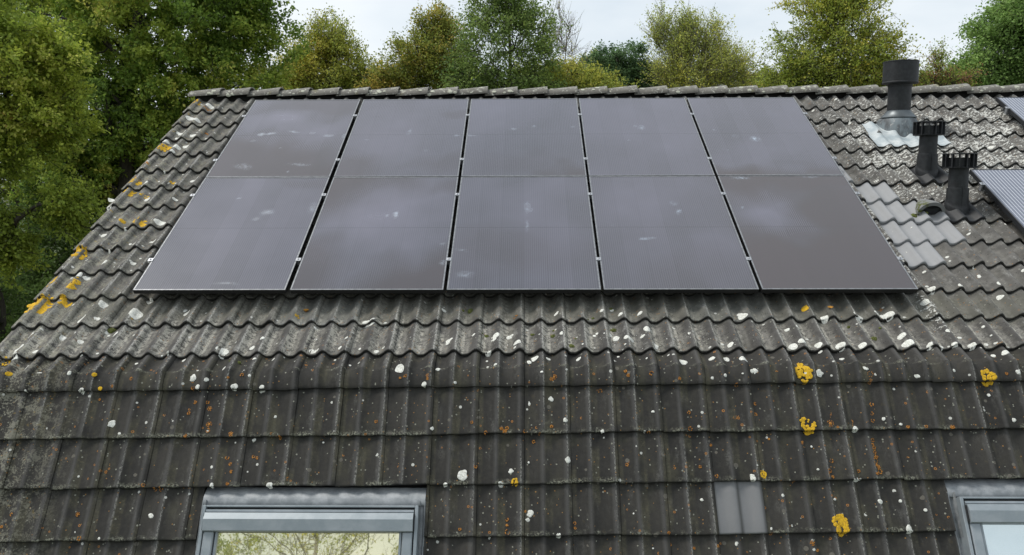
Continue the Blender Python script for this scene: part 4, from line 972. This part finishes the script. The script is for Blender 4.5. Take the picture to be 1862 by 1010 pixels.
tree('oak_tree', 'tall green oak behind the others at the far upper left corner', 'tree', G1, 26,
     [(60, 20, 200, 160), (-60, 200, 170, 200), (160, -100, 200, 120)], 60, .33, OAKP, 420, 150, .115, 12, (.5, 4), jit=.15)
tree('holly_tree', 'dark evergreen tree in the shade beneath the oak boughs', 'tree', 'dark bushes beside the gable', 22,
     [(190, 400, 150, 120), (60, 520, 150, 130), (290, 300, 120, 90)], 160, .16, DKP, 420, 130, .095, 15, (.4, 4), jit=.14)
tree('holly_tree', 'low dark bush at the left edge next to the roof verge', 'tree', 'dark bushes beside the gable', 18,
     [(-40, 640, 150, 130), (60, 690, 140, 120), (-100, 480, 120, 150)], -20, .12, DKP, 300, 130, .08, 17, (.35, 4), jit=.12)
tree('young_tree', 'yellow green tree with thin reddish twig tips right of the oak', 'tree', G2, 25,
     [(610, 135, 85, 55), (612, 85, 48, 42), (560, 140, 50, 60), (665, 165, 60, 35)], 612, .12, YEL, 330, 70, .075, 21, (.55, 4), up=.75, outw=.45, jit=.10)
tree('young_tree', 'green and orange tree left of the tall central tree', 'tree', G2, 24,
     [(790, 125, 80, 60), (800, 70, 46, 50), (745, 155, 50, 40), (720, 170, 40, 40)], 795, .12, ORG, 330, 75, .075, 25, (.45, 4), up=.6, jit=.10)
tree('tall_tree', 'tall loose leaved dark green tree at the centre of the skyline', 'tree', G2, 22,
     [(912, 70, 72, 85), (905, -20, 50, 60), (870, 140, 50, 50), (965, 130, 42, 60), (930, 160, 80, 40), (960, 40, 40, 30)], 905, .13, GRN, 360, 62, .08, 29, (.5, 4), up=.25, outw=.8, jit=.12)
tree('bare_tree', 'leafless pale branched tree right of the tall central tree', 'tree', G2, 27,
     [(1025, 110, 32, 80), (1050, 130, 30, 40), (1010, 60, 25, 45)], 1015, .06, YEL, 110, 4, .05, 33, (.6, 4), up=.6, jit=.05, barkm=BARKP)
tree('shrub', 'low yellowing shrub between the bare tree and the dark round tree', 'shrub', G2, 23,
     [(1040, 160, 60, 34), (1085, 172, 50, 30), (1000, 168, 40, 30)], 1040, .06, YEL, 170, 70, .07, 35, (.35, 3), up=.5)
tree('round_tree', 'dark bluish green round tree low on the skyline', 'tree', G2, 25,
     [(1125, 125, 48, 38), (1100, 160, 50, 34), (1160, 158, 40, 34)], 1125, .09, BLG, 230, 90, .08, 37, (.3, 3), up=.3)
tree('willow_tree', 'brushy willow with upright bare twig tips right of the dark round tree', 'tree', G2, 24,
     [(1265, 150, 85, 40), (1235, 105, 40, 40), (1310, 140, 45, 32), (1198, 70, 14, 38), (1245, 70, 22, 30), (1285, 95, 22, 34)], 1262, .10, WIL, 380, 70, .06, 41, (.75, 4), up=1.0, outw=.45, jit=.07, barkm=BARKP)
tree('larch_tree', 'broad yellow and green tree with drooping sprays behind the flue', 'tree', G2, 21,
     [(1505, 90, 92, 85), (1505, 10, 70, 60), (1430, 140, 48, 50), (1575, 120, 55, 60), (1500, 150, 100, 45)], 1505, .14, [(.07, .09, .02, 2.4), (.12, .14, .025, 3), (.18, .17, .03, 2.4), (.26, .20, .035, 1), (.25, .13, .04, .6)], 460, 75, .07, 45, (.6, 4), up=.1, outw=.8, jit=.09, lean=-.12)
tree('sapling', 'slender reddish sapling between the flue and the bright green tree', 'tree', G2, 20,
     [(1692, 140, 16, 34), (1690, 105, 9, 18), (1665, 155, 26, 22), (1730, 158, 30, 22)], 1690, .035, [(.14, .07, .04, 2), (.12, .14, .03, 2), (.22, .12, .05, 1)], 85, 45, .05, 49, (.28, 3), up=.9)
tree('ash_tree', 'bright green leafy tree at the upper right corner', 'tree', G2, 21,
     [(1815, 70, 72, 60), (1880, 60, 80, 80), (1830, 20, 50, 30), (1770, 125, 52, 32), (1860, 140, 90, 45)], 1810, .14, BGR, 380, 95, .085, 53, (.45, 4), up=.2, jit=.12)
for i, (px, py, rx, ry, pl, lb) in enumerate((
    (560, 165, 60, 36, OAKB, 'low green bush filling the gap between the oak and the yellow green tree'),
    (700, 172, 55, 30, ORG, 'low brownish bush between the yellow green tree and the green and orange tree'),
    (850, 168, 60, 34, GRN, 'dark low bush at the foot of the tall central tree on its left'),
    (985, 165, 55, 36, YEL, 'yellowing low bush behind the bare tree trunk'),
    (1070, 150, 40, 36, YEL, 'small olive bush just left of the dark round tree'),
    (1180, 165, 40, 34, WIL, 'low thicket between the dark round tree and the brushy willow'),
    (1370, 172, 50, 30, ORG, 'low brown bush between the willow and the broad yellow and green tree'),
    (1625, 165, 50, 36, YEL, 'yellow green bush directly behind the flue pipe'),
    (1740, 165, 50, 34, GRN, 'dark green bush between the sapling and the bright green tree'))):
    tree('bush', lb, 'bush', 'low bushes behind the ridge', 29+(i*7 % 5), [(px, py, rx, ry), (px-rx*.5, py+14, rx*.7, ry*.8), (px+rx*.6, py+12, rx*.7, ry*.8), (px, py+60, rx*1.1, ry*1.3)], px, .07, pl, 170, 90, .10, 71+i*3, (.4, 3), up=.5)
# tree behind the camera, mirrored in the roof windows
def rear_tree(x, y, z, rad, label, seed, pal, nl):
    global CX, CY, CZ, w_at
    keep = w_at
    w_at = lambda px, py, Y: (x+px/100., y, z+py/100.)
    sx = CY; CY = y-10.
    t = tree('birch_tree', label, 'tree', 'trees behind the viewer', 10, [(0, 0, rad*151, rad*190), (-rad*50, -rad*90, rad*110, rad*110)], 0, .2, pal, 420, nl, .09, seed, (.8, 4), up=.6, jit=.1, barkm=BARKP)
    CY = sx; w_at = keep
rear_tree(-2.6, -17, 8.0, 3.4, 'thinning yellow birch mirrored in the left roof window', 61, YEL, 30)
rear_tree(-7.6, -18, 7.0, 3.2, 'fuller olive birch mirrored at the left of the left roof window', 67, OAKP, 260)
bpy.context.view_layer.update()
